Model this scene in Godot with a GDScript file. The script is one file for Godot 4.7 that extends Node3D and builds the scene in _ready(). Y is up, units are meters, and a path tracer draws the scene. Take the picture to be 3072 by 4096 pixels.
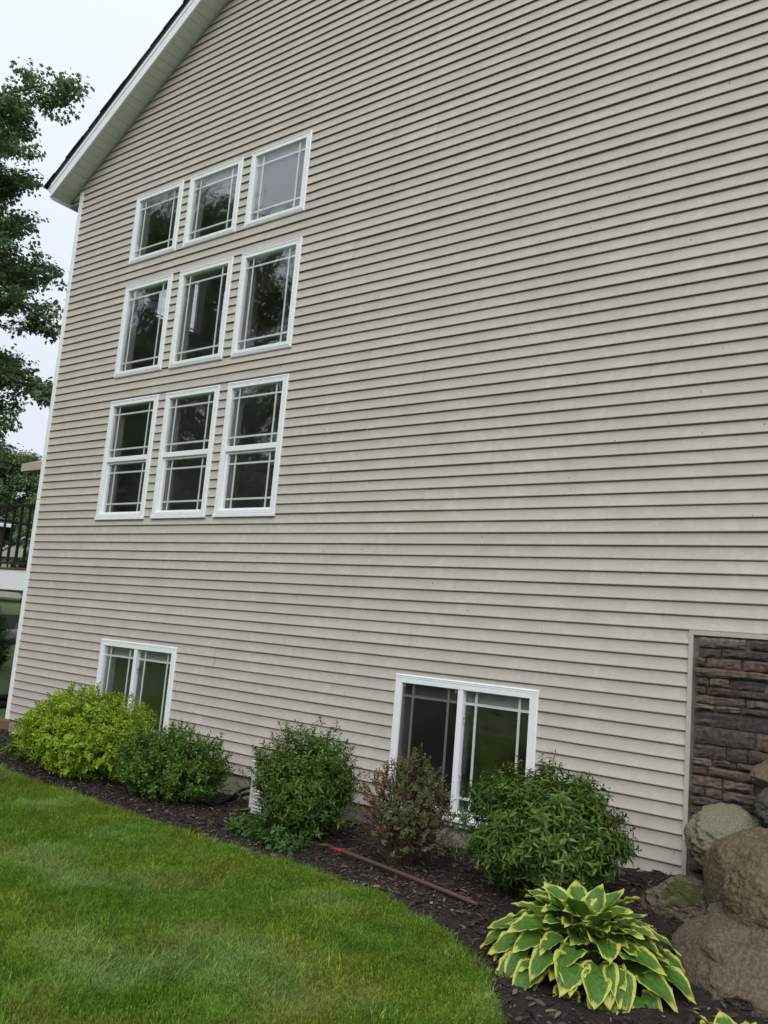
extends Node3D
# A gable end of a house clad in tan vinyl siding, seen from the lawn. x runs along the wall, y is up, the wall faces +z.

const COURSE := 0.1016            # exposure of one siding course
const EAVE_Y := 7.477             # height of the rake soffit at x = 0
const PITCH := 0.662
const RIDGE_X := 7.0
const HOUSE_W := 14.0
const HOUSE_D := 10.0
const OVER := 0.31                # rake overhang

class MB:
	var v := PackedVector3Array()
	var c := PackedColorArray()
	var uv := PackedVector2Array()
	var ix := PackedInt32Array()
	var tint := Color.WHITE
	func vert(p: Vector3, t := Vector2.ZERO) -> int:
		v.append(p)
		c.append(tint)
		uv.append(t)
		return v.size() - 1
	func tri(a: int, b: int, d: int) -> void:
		ix.append(a)
		ix.append(b)
		ix.append(d)
	func quad(a: int, b: int, d: int, e: int) -> void:
		tri(a, b, d)
		tri(a, d, e)
	func face(p: Vector3, q: Vector3, r: Vector3, s: Vector3) -> void:      # clockwise seen from the front
		quad(vert(p), vert(q), vert(r), vert(s))
	func face3(p: Vector3, q: Vector3, r: Vector3) -> void:
		tri(vert(p), vert(q), vert(r))
	func box(lo: Vector3, hi: Vector3, t := Transform3D.IDENTITY) -> void:
		var p := []
		for k in 8:
			p.append(t * Vector3(hi.x if k & 1 else lo.x, hi.y if k & 2 else lo.y, hi.z if k & 4 else lo.z))
		face(p[4], p[6], p[7], p[5])
		face(p[1], p[3], p[2], p[0])
		face(p[5], p[7], p[3], p[1])
		face(p[0], p[2], p[6], p[4])
		face(p[6], p[2], p[3], p[7])
		face(p[0], p[4], p[5], p[1])
	func bevel(lo: Vector3, hi: Vector3, b: float, t := Transform3D.IDENTITY) -> void:
		var q := {}
		for k in 8:
			var s := Vector3(1 if k & 1 else -1, 1 if k & 2 else -1, 1 if k & 4 else -1)
			var p := Vector3(hi.x if k & 1 else lo.x, hi.y if k & 2 else lo.y, hi.z if k & 4 else lo.z)
			for a in 3:
				var d := p
				for o in 3:
					if o != a:
						d[o] -= s[o] * b
				q[k * 3 + a] = t * d
		var mid: Vector3 = t * ((lo + hi) / 2)
		for a in 3:
			var o1 := (a + 1) % 3
			var o2 := (a + 2) % 3
			for side in 2:
				var r := []
				for pair in [[0, 0], [1, 0], [1, 1], [0, 1]]:
					r.append(q[((side << a) | (pair[0] << o1) | (pair[1] << o2)) * 3 + a])
				outward(r, mid)
			for s1 in 2:
				for s2 in 2:
					var k0 := (s1 << o1) | (s2 << o2)
					var k1 := k0 | (1 << a)
					outward([q[k0 * 3 + o1], q[k1 * 3 + o1], q[k1 * 3 + o2], q[k0 * 3 + o2]], mid)
		for k in 8:
			outward([q[k * 3], q[k * 3 + 1], q[k * 3 + 2]], mid)
	func outward(r: Array, mid: Vector3) -> void:
		var n: Vector3 = (r[2] - r[0]).cross(r[1] - r[0])
		if n.dot(r[0] - mid) < 0:
			r.reverse()
		if r.size() == 3:
			face3(r[0], r[1], r[2])
		else:
			face(r[0], r[1], r[2], r[3])
	func tube(pts: Array, radii: Array, sides := 6, cap := true) -> void:
		var first := v.size()
		var n := pts.size()
		var ref := Vector3(0.31, 0.9, 0.27)
		for i in n:
			var d: Vector3 = (pts[mini(i + 1, n - 1)] - pts[maxi(i - 1, 0)]).normalized()
			if absf(d.dot(ref.normalized())) > 0.97:
				ref = Vector3(0.9, 0.1, -0.4)
			var a := d.cross(ref).normalized()
			var b := d.cross(a)
			for k in sides:
				var w := TAU * k / sides
				vert(pts[i] + (a * cos(w) + b * sin(w)) * radii[i], Vector2(float(k) / sides, float(i)))
		for i in n - 1:
			for k in sides:
				var k2 := (k + 1) % sides
				quad(first + i * sides + k, first + i * sides + k2, first + (i + 1) * sides + k2, first + (i + 1) * sides + k)
		if cap:
			for e in [0, n - 1]:
				var m := vert(pts[e])
				for k in sides:
					var k2 := (k + 1) % sides
					if e == 0:
						tri(m, first + k2, first + k)
					else:
						tri(m, first + e * sides + k, first + e * sides + k2)
	func ring(r: Rect2, prof: Array) -> void:      # prof: [inset, z] swept round a rectangle in the xy plane, mitred
		for i in prof.size() - 1:
			var a: Array = corners(r, prof[i])
			var b: Array = corners(r, prof[i + 1])
			for k in 4:
				var k2 := (k + 1) % 4
				face(a[k], b[k], b[k2], a[k2])
	func corners(r: Rect2, q: Array) -> Array:
		var i: float = q[0]
		var a := r.position + Vector2(i, i)
		var b := r.end - Vector2(i, i)
		return [Vector3(a.x, a.y, q[1]), Vector3(b.x, a.y, q[1]), Vector3(b.x, b.y, q[1]), Vector3(a.x, b.y, q[1])]
	func mesh(smooth := false) -> ArrayMesh:
		var n := PackedVector3Array()
		n.resize(v.size())
		for k in range(0, ix.size(), 3):
			var f := (v[ix[k + 2]] - v[ix[k]]).cross(v[ix[k + 1]] - v[ix[k]])
			for j in 3:
				n[ix[k + j]] += f
		for k in n.size():
			n[k] = n[k].normalized() if n[k].length_squared() > 1e-18 else Vector3.UP
		var arr := []
		arr.resize(Mesh.ARRAY_MAX)
		arr[Mesh.ARRAY_VERTEX] = v
		arr[Mesh.ARRAY_NORMAL] = n
		arr[Mesh.ARRAY_COLOR] = c
		arr[Mesh.ARRAY_TEX_UV] = uv
		arr[Mesh.ARRAY_INDEX] = ix
		var m := ArrayMesh.new()
		m.add_surface_from_arrays(Mesh.PRIMITIVE_TRIANGLES, arr)
		return m

var rng := RandomNumberGenerator.new()
var M := {}
var used := {}
var bump := FastNoiseLite.new()

# ---------------------------------------------------------------- helpers
func lin(r: float, g: float, b: float) -> Color:
	return Color(r, g, b).linear_to_srgb()

func numbered(called: String) -> String:
	var k: int = used.get(called, -1) + 1
	used[called] = k
	return called if k == 0 else "%s_%03d" % [called, k]

func thing(called: String, label: String, category: String, at := Vector3.ZERO, turn := 0.0, group := "") -> Node3D:
	var o := Node3D.new()
	o.name = numbered(called)
	add_child(o)
	o.position = at
	o.rotation.y = turn
	tag(o, label, category, group)
	return o

func tag(o: Node, label: String, category: String, group := "") -> void:
	o.set_meta("label", label)
	o.set_meta("category", category)
	if group:
		o.set_meta("group", group)

func part(called: String, m: Mesh, mat: Material, parent: Node, t := Transform3D.IDENTITY) -> MeshInstance3D:
	var o := MeshInstance3D.new()
	o.name = called
	o.mesh = m
	o.material_override = mat
	parent.add_child(o, true)
	o.transform = t
	return o

func hold(called: String, parent: Node, t := Transform3D.IDENTITY) -> Node3D:
	var o := Node3D.new()
	o.name = called
	parent.add_child(o, true)
	o.transform = t
	return o

func structure(called: String, m: Mesh, mat: Material, label := "") -> MeshInstance3D:
	var o := part(numbered(called), m, mat, self)
	o.set_meta("kind", "structure")
	if label:
		o.set_meta("label", label)
	return o

func many(called: String, m: Mesh, mat: Material, parent: Node, places: Array, tints: Array) -> MultiMeshInstance3D:
	var mm := MultiMesh.new()
	mm.transform_format = MultiMesh.TRANSFORM_3D
	mm.use_colors = true
	mm.mesh = m
	mm.instance_count = places.size()
	for k in places.size():
		mm.set_instance_transform(k, places[k])
		mm.set_instance_color(k, tints[k])
	var o := MultiMeshInstance3D.new()
	o.name = called
	o.multimesh = mm
	o.material_override = mat
	parent.add_child(o, true)
	o.set_meta("kind", "stuff")
	return o

func surf(col: Color, rough := 0.6, tex: Texture2D = null, scale := 1.0, vertex := false) -> StandardMaterial3D:
	var m := StandardMaterial3D.new()
	m.albedo_color = col
	m.roughness = rough
	m.cull_mode = BaseMaterial3D.CULL_DISABLED
	m.vertex_color_use_as_albedo = vertex
	if tex:
		m.albedo_texture = tex
		m.uv1_triplanar = true
		m.uv1_world_triplanar = true
		m.uv1_scale = Vector3.ONE * scale
	return m

func relief(m: StandardMaterial3D, tex: Texture2D, depth: float) -> void:
	m.heightmap_enabled = true
	m.heightmap_texture = tex
	m.heightmap_scale = depth

func noise_bytes(size: int, seed_: int, freq: float, oct := 4, kind := FastNoiseLite.TYPE_SIMPLEX_SMOOTH) -> PackedByteArray:
	var n := FastNoiseLite.new()
	n.noise_type = kind
	n.seed = seed_
	n.frequency = freq
	n.fractal_octaves = oct
	if oct == 1:
		n.fractal_type = FastNoiseLite.FRACTAL_NONE
	var im := n.get_seamless_image(size, size)
	im.convert(Image.FORMAT_L8)
	return im.get_data()

func grey_tex(data: PackedByteArray, size: int) -> ImageTexture:
	return ImageTexture.create_from_image(Image.create_from_data(size, size, false, Image.FORMAT_L8, data))

# colour by up to three noises: stops are [place, colour(linear)]; fine grain multiplies
func ramp_tex(size: int, coarse: PackedByteArray, fine: PackedByteArray, stops: Array, share: float, grain: float) -> ImageTexture:
	var table := PackedByteArray()
	for k in 256:
		var t := k / 255.0
		var col: Color = stops[0][1]
		for s in stops.size() - 1:
			if t >= stops[s][0]:
				col = stops[s][1].lerp(stops[s + 1][1], clampf((t - stops[s][0]) / maxf(1e-4, stops[s + 1][0] - stops[s][0]), 0, 1))
		for g in 16:
			var q := col * (1.0 + grain * (g / 7.5 - 1.0))
			q = q.clamp(Color.BLACK, Color.WHITE).linear_to_srgb()
			table.append(int(q.r * 255))
			table.append(int(q.g * 255))
			table.append(int(q.b * 255))
	var out := PackedByteArray()
	out.resize(size * size * 3)
	for i in size * size:
		var a := int(coarse[i] * (1.0 - share) + fine[i] * share)
		var k := (a * 16 + (fine[i] >> 4)) * 3
		out[i * 3] = table[k]
		out[i * 3 + 1] = table[k + 1]
		out[i * 3 + 2] = table[k + 2]
	return ImageTexture.create_from_image(Image.create_from_data(size, size, false, Image.FORMAT_RGB8, out))

func rnd(a: float, b: float) -> float:
	return rng.randf_range(a, b)

func facing(z: Vector3, roll := 0.0) -> Basis:      # y axis along z given
	var y := z.normalized()
	var x := y.cross(Vector3(0.3, 0.2, 0.93) if absf(y.z) < 0.9 else Vector3(1, 0.1, 0)).normalized()
	return Basis(x, y, x.cross(y)) * Basis(Vector3.UP, roll)

# ---------------------------------------------------------------- the lie of the land
const EDGE := [[-3.0, 1.2], [0.0, 1.42], [1.5, 1.5], [2.63, 1.56], [4.31, 1.67], [5.64, 1.71], [6.73, 1.67], [7.38, 1.7], [8.0, 1.92], [8.47, 2.27], [8.78, 2.68], [8.98, 3.2], [9.12, 4.2], [9.2, 7.0], [9.6, 7.6], [16.0, 8.0]]

func edge(x: float) -> float:
	for k in EDGE.size() - 1:
		if x <= EDGE[k + 1][0]:
			return lerpf(EDGE[k][1], EDGE[k + 1][1], clampf((x - EDGE[k][0]) / (EDGE[k + 1][0] - EDGE[k][0]), 0, 1))
	return 8.0

func in_bed(x: float, z: float) -> bool:
	return x > -0.9 and x < 15.0 and z > -0.4 and z < edge(x)

func land(x: float, z: float) -> float:
	var wall := -0.17 - 0.06 * smoothstep(2.0, 4.2, x) * (1.0 - smoothstep(4.6, 6.0, x)) + 0.2 * smoothstep(7.2, 8.8, x)
	var y := lerpf(wall, -0.12, smoothstep(0.0, 1.5, z))
	if x < 0.0:
		y = lerpf(y, -0.14, smoothstep(0.0, 1.0, -x))
	var s := -0.87 * x - 0.48 * z
	y += clampf((s - 4.0) / 8.0, 0, 1) * 0.6 + smoothstep(11.2, 13.5, s) * 0.75 + clampf((s - 14.0) / 30.0, 0, 1) * 0.6
	if z > 10.0:
		y += (minf(z, 60.0) - 10.0) * 0.02
	if z > 1.0:
		y += 0.012 * bump.get_noise_2d(x * 60.0, z * 60.0) * smoothstep(1.0, 2.2, z)
	return y
# ---------------------------------------------------------------- materials
func make_materials() -> void:
	var n1 := noise_bytes(512, 1, 0.012, 4)
	var n2 := noise_bytes(512, 2, 0.09, 3)
	var n3 := noise_bytes(512, 3, 0.35, 2)
	var n4 := noise_bytes(512, 4, 0.03, 5)
	var white := Color(1, 1, 1)
	# vinyl siding: near even, with chalky patches, faint grime and specks
	var size := 1024
	var a := noise_bytes(size, 11, 0.006, 4)
	var b := noise_bytes(size, 12, 0.03, 4)
	var f := noise_bytes(size, 13, 0.3, 2)
	var out := PackedByteArray()
	out.resize(size * size * 3)
	rng.seed = 5
	for i in size * size:
		var t := a[i] / 255.0
		var u := b[i] / 255.0
		var chalk := smoothstep(0.56, 0.7, t * 0.4 + u * 0.6)
		var grime := smoothstep(0.52, 0.85, (1.0 - t) * 0.6 + u * 0.4)
		var k := 0.945 + 0.035 * chalk - 0.035 * grime + (f[i] / 255.0 - 0.5) * 0.015
		out[i * 3] = int(clampf(255 * k, 0, 255))
		out[i * 3 + 1] = int(clampf(255 * (k - 0.006 * grime + 0.003 * chalk), 0, 255))
		out[i * 3 + 2] = int(clampf(255 * (k - 0.026 * grime + 0.009 * chalk), 0, 255))
	var im := Image.create_from_data(size, size, false, Image.FORMAT_RGB8, out)
	for k in 46:      # small specks of dirt and insects
		var p := Vector2i(rng.randi_range(4, size - 8), rng.randi_range(4, size - 8))
		im.fill_rect(Rect2i(p, Vector2i(1 + rng.randi() % 2, 2 + rng.randi() % 4)), Color(0.42, 0.39, 0.35))
	M.siding = surf(lin(0.528, 0.487, 0.426), 0.48, ImageTexture.create_from_image(im), 0.27)
	M.siding.metallic_specular = 0.4
	# the faint embossed wood grain of the vinyl
	var grain := PackedByteArray()
	var gsrc := noise_bytes(512, 15, 0.05, 4)
	grain.resize(512 * 512)
	for y in 512:
		for x in 512:
			grain[y * 512 + x] = gsrc[((y * 5) % 512) * 512 + (x >> 2)]
	relief(M.siding, grey_tex(grain, 512), 0.03)
	M.sidings = [M.siding, M.siding.duplicate(), M.siding.duplicate(), M.siding.duplicate()]      # boards from different cartons
	M.sidings[1].albedo_color = lin(0.512, 0.473, 0.416)
	M.sidings[2].albedo_color = lin(0.542, 0.498, 0.432)
	M.sidings[3].albedo_color = lin(0.52, 0.484, 0.428)
	for k in 4:
		M.sidings[k].uv1_offset = Vector3(0.21, 0.13, 0.0) * k
	M.trim = surf(lin(0.82, 0.84, 0.86), 0.42, ramp_tex(512, n4, n3, [[0.0, Color(0.86, 0.86, 0.84)], [0.5, Color(0.97, 0.97, 0.97)], [1.0, white]], 0.3, 0.03), 0.8)
	M.tan_trim = surf(lin(0.44, 0.41, 0.36), 0.5, ramp_tex(512, n4, n3, [[0.0, Color(0.85, 0.84, 0.82)], [0.6, white]], 0.3, 0.03), 0.8)
	M.fascia = surf(lin(0.78, 0.81, 0.84), 0.45, ramp_tex(512, n1, n3, [[0.0, Color(0.88, 0.88, 0.86)], [0.6, white]], 0.35, 0.03), 0.7)
	M.soffit = surf(lin(0.62, 0.65, 0.6), 0.6, ramp_tex(512, n2, n3, [[0.0, Color(0.82, 0.84, 0.8)], [0.6, white]], 0.5, 0.08), 2.0)
	M.shingle = surf(lin(0.022, 0.024, 0.028), 0.9, ramp_tex(512, n2, n3, [[0.0, Color(0.5, 0.5, 0.5)], [0.5, Color(0.8, 0.8, 0.8)], [1.0, white]], 0.6, 0.4), 2.5)
	M.drip = surf(lin(0.012, 0.013, 0.016), 0.5)
	M.concrete = surf(white, 0.85, ramp_tex(512, n4, n3, [[0.15, Color(0.15, 0.125, 0.095)], [0.45, Color(0.26, 0.235, 0.19)], [0.75, Color(0.33, 0.3, 0.25)], [1.0, Color(0.38, 0.36, 0.32)]], 0.25, 0.14), 0.8)
	relief(M.concrete, grey_tex(n3, 512), 0.25)
	M.paving = surf(white, 0.85, ramp_tex(512, n1, n3, [[0.1, Color(0.26, 0.24, 0.22)], [0.9, Color(0.42, 0.4, 0.38)]], 0.3, 0.12), 0.6)
	M.mortar = surf(white, 0.95, ramp_tex(512, n2, n3, [[0.2, Color(0.1, 0.09, 0.082)], [0.8, Color(0.2, 0.185, 0.17)]], 0.4, 0.2), 2.0)
	relief(M.mortar, grey_tex(n3, 512), 0.4)
	M.stones = []
	var hue := [[Color(0.045, 0.031, 0.026), Color(0.14, 0.103, 0.088)], [Color(0.065, 0.044, 0.034), Color(0.2, 0.145, 0.115)], [Color(0.034, 0.026, 0.025), Color(0.11, 0.087, 0.08)], [Color(0.08, 0.058, 0.046), Color(0.25, 0.19, 0.155)], [Color(0.04, 0.026, 0.021), Color(0.125, 0.085, 0.07)]]
	for k in 5:
		var st := surf(white, 0.88, ramp_tex(512, noise_bytes(512, 40 + k, 0.02, 5), n3, [[0.2, hue[k][0]], [0.75, hue[k][1]], [1.0, hue[k][1] * 1.5]], 0.3, 0.25), 2.2)
		relief(st, grey_tex(n2, 512), 1.6)
		M.stones.append(st)
	M.drywall = surf(lin(0.4, 0.41, 0.42), 0.9)
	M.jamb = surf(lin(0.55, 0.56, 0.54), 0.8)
	M.inner_floor = surf(lin(0.12, 0.08, 0.05), 0.7)
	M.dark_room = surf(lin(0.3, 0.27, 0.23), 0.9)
	# glass: gently bowed panes
	M.glass = StandardMaterial3D.new()
	M.glass.transparency = BaseMaterial3D.TRANSPARENCY_ALPHA
	M.glass.albedo_color = Color(0.1, 0.16, 0.16, 0.01)
	M.glass.roughness = 0.0
	M.glass.metallic_specular = 0.5
	M.glass.cull_mode = BaseMaterial3D.CULL_DISABLED
	M.glass.uv1_triplanar = true
	M.glass.uv1_world_triplanar = true
	M.glass.uv1_scale = Vector3.ONE * 0.55
	relief(M.glass, grey_tex(noise_bytes(512, 61, 0.012, 3), 512), 0.32)
	M.inner_glass = M.glass.duplicate()
	M.inner_glass.heightmap_enabled = false
	M.grille = surf(lin(0.6, 0.66, 0.64), 0.5)
	M.screen = StandardMaterial3D.new()
	M.screen.transparency = BaseMaterial3D.TRANSPARENCY_ALPHA
	M.screen.albedo_color = Color(0.05, 0.05, 0.055, 0.3)
	M.screen.roughness = 0.8
	M.screen.cull_mode = BaseMaterial3D.CULL_DISABLED
	M.metal_grey = surf(lin(0.3, 0.31, 0.31), 0.4)
	# ground
	M.lawn = surf(white, 0.95, ramp_tex(512, n4, n3, [[0.1, Color(0.06, 0.09, 0.026)], [0.4, Color(0.083, 0.128, 0.034)], [0.65, Color(0.1, 0.138, 0.042)], [0.9, Color(0.125, 0.14, 0.056)]], 0.45, 0.45), 0.7)
	relief(M.lawn, grey_tex(n3, 512), 2.0)
	M.mulch = surf(white, 0.95, ramp_tex(512, n2, n3, [[0.2, Color(0.009, 0.0065, 0.005)], [0.55, Color(0.03, 0.021, 0.016)], [0.8, Color(0.065, 0.046, 0.034)], [1.0, Color(0.12, 0.085, 0.062)]], 0.5, 0.5), 2.2)
	relief(M.mulch, grey_tex(n2, 512), 2.5)
	M.chip = surf(white, 0.9, null, 1.0, true)
	M.grass = surf(white, 0.62, null, 1.0, true)
	M.grass.metallic_specular = 0.35
	M.grass.backlight_enabled = true
	M.grass.backlight = lin(0.5, 0.5, 0.25)
	M.leaf = surf(white, 0.6, null, 1.0, true)
	M.leaf.metallic_specular = 0.3
	M.leaf.backlight_enabled = true
	M.leaf.backlight = lin(0.5, 0.5, 0.3)
	M.dry_leaf = surf(white, 0.8, null, 1.0, true)
	M.bark = surf(white, 0.9, ramp_tex(512, n2, n3, [[0.2, Color(0.03, 0.024, 0.019)], [0.8, Color(0.11, 0.092, 0.078)]], 0.5, 0.3), 1.5)
	relief(M.bark, grey_tex(n2, 512), 2.0)
	M.twig = surf(lin(0.06, 0.04, 0.028), 0.85)
	M.red_twig = surf(lin(0.12, 0.075, 0.058), 0.8)
	# boulders
	M.granite = surf(white, 0.85, ramp_tex(512, noise_bytes(512, 71, 0.06, 5), noise_bytes(512, 72, 0.4, 2), [[0.25, Color(0.03, 0.032, 0.018)], [0.42, Color(0.11, 0.11, 0.066)], [0.55, Color(0.2, 0.19, 0.12)], [0.75, Color(0.36, 0.345, 0.26)]], 0.6, 0.6), 2.6)
	M.brown_rock = surf(white, 0.8, ramp_tex(512, noise_bytes(512, 73, 0.03, 6), n3, [[0.2, Color(0.04, 0.03, 0.015)], [0.42, Color(0.085, 0.063, 0.03)], [0.6, Color(0.135, 0.104, 0.055)], [0.85, Color(0.24, 0.2, 0.13)]], 0.45, 0.5), 2.1)
	M.grey_rock = surf(white, 0.85, ramp_tex(512, noise_bytes(512, 74, 0.035, 6), n3, [[0.2, Color(0.03, 0.023, 0.015)], [0.45, Color(0.085, 0.064, 0.04)], [0.62, Color(0.14, 0.108, 0.07)], [0.85, Color(0.26, 0.215, 0.155)]], 0.45, 0.5), 2.1)
	M.tan_rock = surf(white, 0.85, ramp_tex(512, noise_bytes(512, 75, 0.03, 5), n3, [[0.1, Color(0.06, 0.048, 0.02)], [0.5, Color(0.13, 0.1, 0.05)], [1.0, Color(0.26, 0.21, 0.13)]], 0.4, 0.3), 1.8)
	M.moss_rock = surf(white, 0.88, ramp_tex(512, noise_bytes(512, 76, 0.02, 5), n3, [[0.1, Color(0.02, 0.023, 0.014)], [0.5, Color(0.05, 0.05, 0.036)], [0.8, Color(0.11, 0.1, 0.08)]], 0.35, 0.3), 1.8)
	var pits := grey_tex(noise_bytes(512, 78, 0.035, 6), 512)
	for k in ["granite", "brown_rock", "grey_rock", "tan_rock", "moss_rock"]:
		relief(M[k], pits, 1.1)
	M.moss = surf(white, 0.95, ramp_tex(512, n2, n3, [[0.2, Color(0.02, 0.028, 0.006)], [0.8, Color(0.07, 0.075, 0.018)]], 0.5, 0.4), 3.0)
	M.far_rock = surf(white, 0.85, ramp_tex(512, n4, n3, [[0.1, Color(0.12, 0.115, 0.11)], [0.8, Color(0.34, 0.33, 0.315)]], 0.3, 0.2), 0.9)
	# things
	M.black_plastic = surf(lin(0.014, 0.014, 0.015), 0.42)
	M.edging = surf(lin(0.05, 0.055, 0.06), 0.38)
	M.ac_white = surf(lin(0.55, 0.55, 0.52), 0.5, ramp_tex(512, n4, n3, [[0.0, Color(0.75, 0.74, 0.7)], [0.6, white]], 0.3, 0.05), 1.5)
	M.wood_handle = surf(white, 0.5, ramp_tex(512, n2, n3, [[0.2, Color(0.05, 0.028, 0.02)], [0.8, Color(0.13, 0.075, 0.056)]], 0.4, 0.3), 3.0)
	M.red_paint = surf(lin(0.42, 0.032, 0.024), 0.5)
	M.rust = surf(lin(0.09, 0.055, 0.035), 0.8)
	M.rail = surf(lin(0.012, 0.012, 0.014), 0.4)
	M.deck_wood = surf(lin(0.13, 0.062, 0.036), 0.7)
	M.canvas = surf(lin(0.42, 0.36, 0.29), 0.9)
	M.timber = surf(lin(0.2, 0.12, 0.07), 0.85, ramp_tex(512, n2, n3, [[0.2, Color(0.6, 0.6, 0.6)], [0.8, white]], 0.5, 0.2), 3.0)
	M.slate_wall = surf(lin(0.055, 0.055, 0.06), 0.85)
	M.slate_roof = surf(lin(0.11, 0.11, 0.118), 0.92)
	M.brown_roof = surf(lin(0.2, 0.16, 0.13), 0.92)
	M.beige_wall = surf(lin(0.36, 0.33, 0.28), 0.7)
	M.pane_dark = surf(lin(0.03, 0.034, 0.04), 0.08)
	# hosta leaves: green with a ragged yellow margin, drawn on the leaf's own uv
	M.hosta = []
	for k in 4:
		M.hosta.append(hosta_skin(k))

func hosta_skin(k: int) -> StandardMaterial3D:
	var n := FastNoiseLite.new()
	n.seed = 90 + k
	n.frequency = 0.03
	var s := 192
	var im := Image.create(s, s, false, Image.FORMAT_RGB8)
	for y in s:
		for x in s:
			var u := absf(x / (s - 1.0) * 2.0 - 1.0)
			var t := y / (s - 1.0)
			var streak := n.get_noise_2d(x * 1.6 + 300.0 * signf(x - s * 0.5), y * 0.35) * 0.5 + n.get_noise_2d(x * 5.0, y * 1.2 + 50.0) * 0.3
			var rim := minf(1.0 - u, (1.0 - t) * 1.3)
			var lim := 0.17 + 0.3 * streak + 0.06 * k * smoothstep(0.2, 0.9, t) * (0.5 + streak)
			var g := Color(0.055, 0.145, 0.022).lerp(Color(0.1, 0.205, 0.034), clampf(0.5 + n.get_noise_2d(x * 0.9, y * 0.9), 0, 1))
			g = g * (0.72 + 0.4 * pow(absf(sin(u * 15.0 + t * 1.5)), 0.5)) * (0.8 if u < 0.025 else 1.0)
			var pale := Color(0.2, 0.27, 0.06)
			var yel := Color(0.52, 0.52, 0.07)
			var col := g
			if rim < lim:
				col = yel.lerp(Color(0.58, 0.59, 0.17), clampf(n.get_noise_2d(x * 2.0, y * 2.0) + 0.4, 0, 1))
			elif rim < lim + 0.05:
				col = pale
			im.set_pixel(x, y, col.linear_to_srgb())
	var m := surf(Color.WHITE, 0.42)
	m.albedo_texture = ImageTexture.create_from_image(im)
	m.texture_repeat = false
	m.metallic_specular = 0.42
	m.backlight_enabled = true
	m.backlight = lin(0.35, 0.35, 0.2)
	return m
# ---------------------------------------------------------------- the house
const WINDOWS := [   # x0, y0, x1, y1, kind
	[1.337, 5.994, 2.283, 6.94, 0], [2.41, 5.996, 3.353, 6.943, 0], [3.496, 5.998, 4.436, 6.952, 0],
	[1.35, 4.452, 2.294, 5.688, 0], [2.432, 4.446, 3.376, 5.69, 0], [3.517, 4.44, 4.452, 5.688, 0],
	[1.359, 2.613, 2.314, 4.142, 1], [2.456, 2.616, 3.397, 4.14, 1], [3.534, 2.618, 4.464, 4.144, 1],
	[1.807, 0.045, 3.19, 1.17, 2], [6.168, 0.045, 7.562, 1.175, 2]]
const SIDE_Z := [[-2.24, -1.36], [-3.4, -2.62]]
const SIDE_Y := [[5.98, 6.98]]
const TRIM_PROFILE := [[0.0, -0.002], [0.0, 0.026], [0.009, 0.033], [0.013, 0.033], [0.015, 0.026], [0.021, 0.026], [0.023, 0.033], [0.028, 0.033], [0.030, 0.026], [0.036, 0.026], [0.038, 0.034], [0.070, 0.034], [0.073, 0.031], [0.077, 0.018], [0.078, -0.03]]

func prism(pts: Array, z0: float, z1: float) -> ArrayMesh:      # a polygon in the xy plane (anticlockwise), given thickness
	var b := MB.new()
	var tri := Geometry2D.triangulate_polygon(PackedVector2Array(pts))
	for side in 2:
		var z := z1 if side == 0 else z0
		for k in range(0, tri.size(), 3):
			var q := []
			for j in 3:
				q.append(Vector3(pts[tri[k + j]].x, pts[tri[k + j]].y, z))
			var n: Vector3 = (q[2] - q[0]).cross(q[1] - q[0])
			if (n.z > 0) != (side == 0):
				q.reverse()
			b.face3(q[0], q[1], q[2])
	for k in pts.size():
		var p: Vector2 = pts[k]
		var q: Vector2 = pts[(k + 1) % pts.size()]
		b.face(Vector3(p.x, p.y, z0), Vector3(p.x, p.y, z1), Vector3(q.x, q.y, z1), Vector3(q.x, q.y, z0))
	return b.mesh()

func boxmesh(lo: Vector3, hi: Vector3, bev := 0.0) -> ArrayMesh:
	var b := MB.new()
	if bev > 0.0:
		b.bevel(lo, hi, bev)
	else:
		b.box(lo, hi)
	return b.mesh()

func rake(x: float) -> float:
	return EAVE_Y + PITCH * (x if x < RIDGE_X else HOUSE_W - x)

func opening(w: Array, inset := 0.06) -> Rect2:
	return Rect2(w[0] + inset, w[1] + inset, w[2] - w[0] - 2 * inset, w[3] - w[1] - 2 * inset)

func holed(b: MB, holes: Array, x0: float, x1: float, y0: float, y1: float, z0: float, z1: float, t := Transform3D.IDENTITY) -> void:
	var xs := [x0, x1]
	var ys := [y0, y1]
	for h in holes:
		for x in [h.position.x, h.end.x]:
			if x > x0 and x < x1:
				xs.append(x)
		for y in [h.position.y, h.end.y]:
			if y > y0 and y < y1:
				ys.append(y)
	xs.sort()
	ys.sort()
	for i in xs.size() - 1:
		for j in ys.size() - 1:
			if xs[i + 1] - xs[i] < 1e-4 or ys[j + 1] - ys[j] < 1e-4:
				continue
			var m := Vector2((xs[i] + xs[i + 1]) / 2, (ys[j] + ys[j + 1]) / 2)
			var open := false
			for h in holes:
				open = open or h.has_point(m)
			if not open:
				b.box(Vector3(xs[i], ys[j], z0), Vector3(xs[i + 1], ys[j + 1], z1), t)

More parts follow.
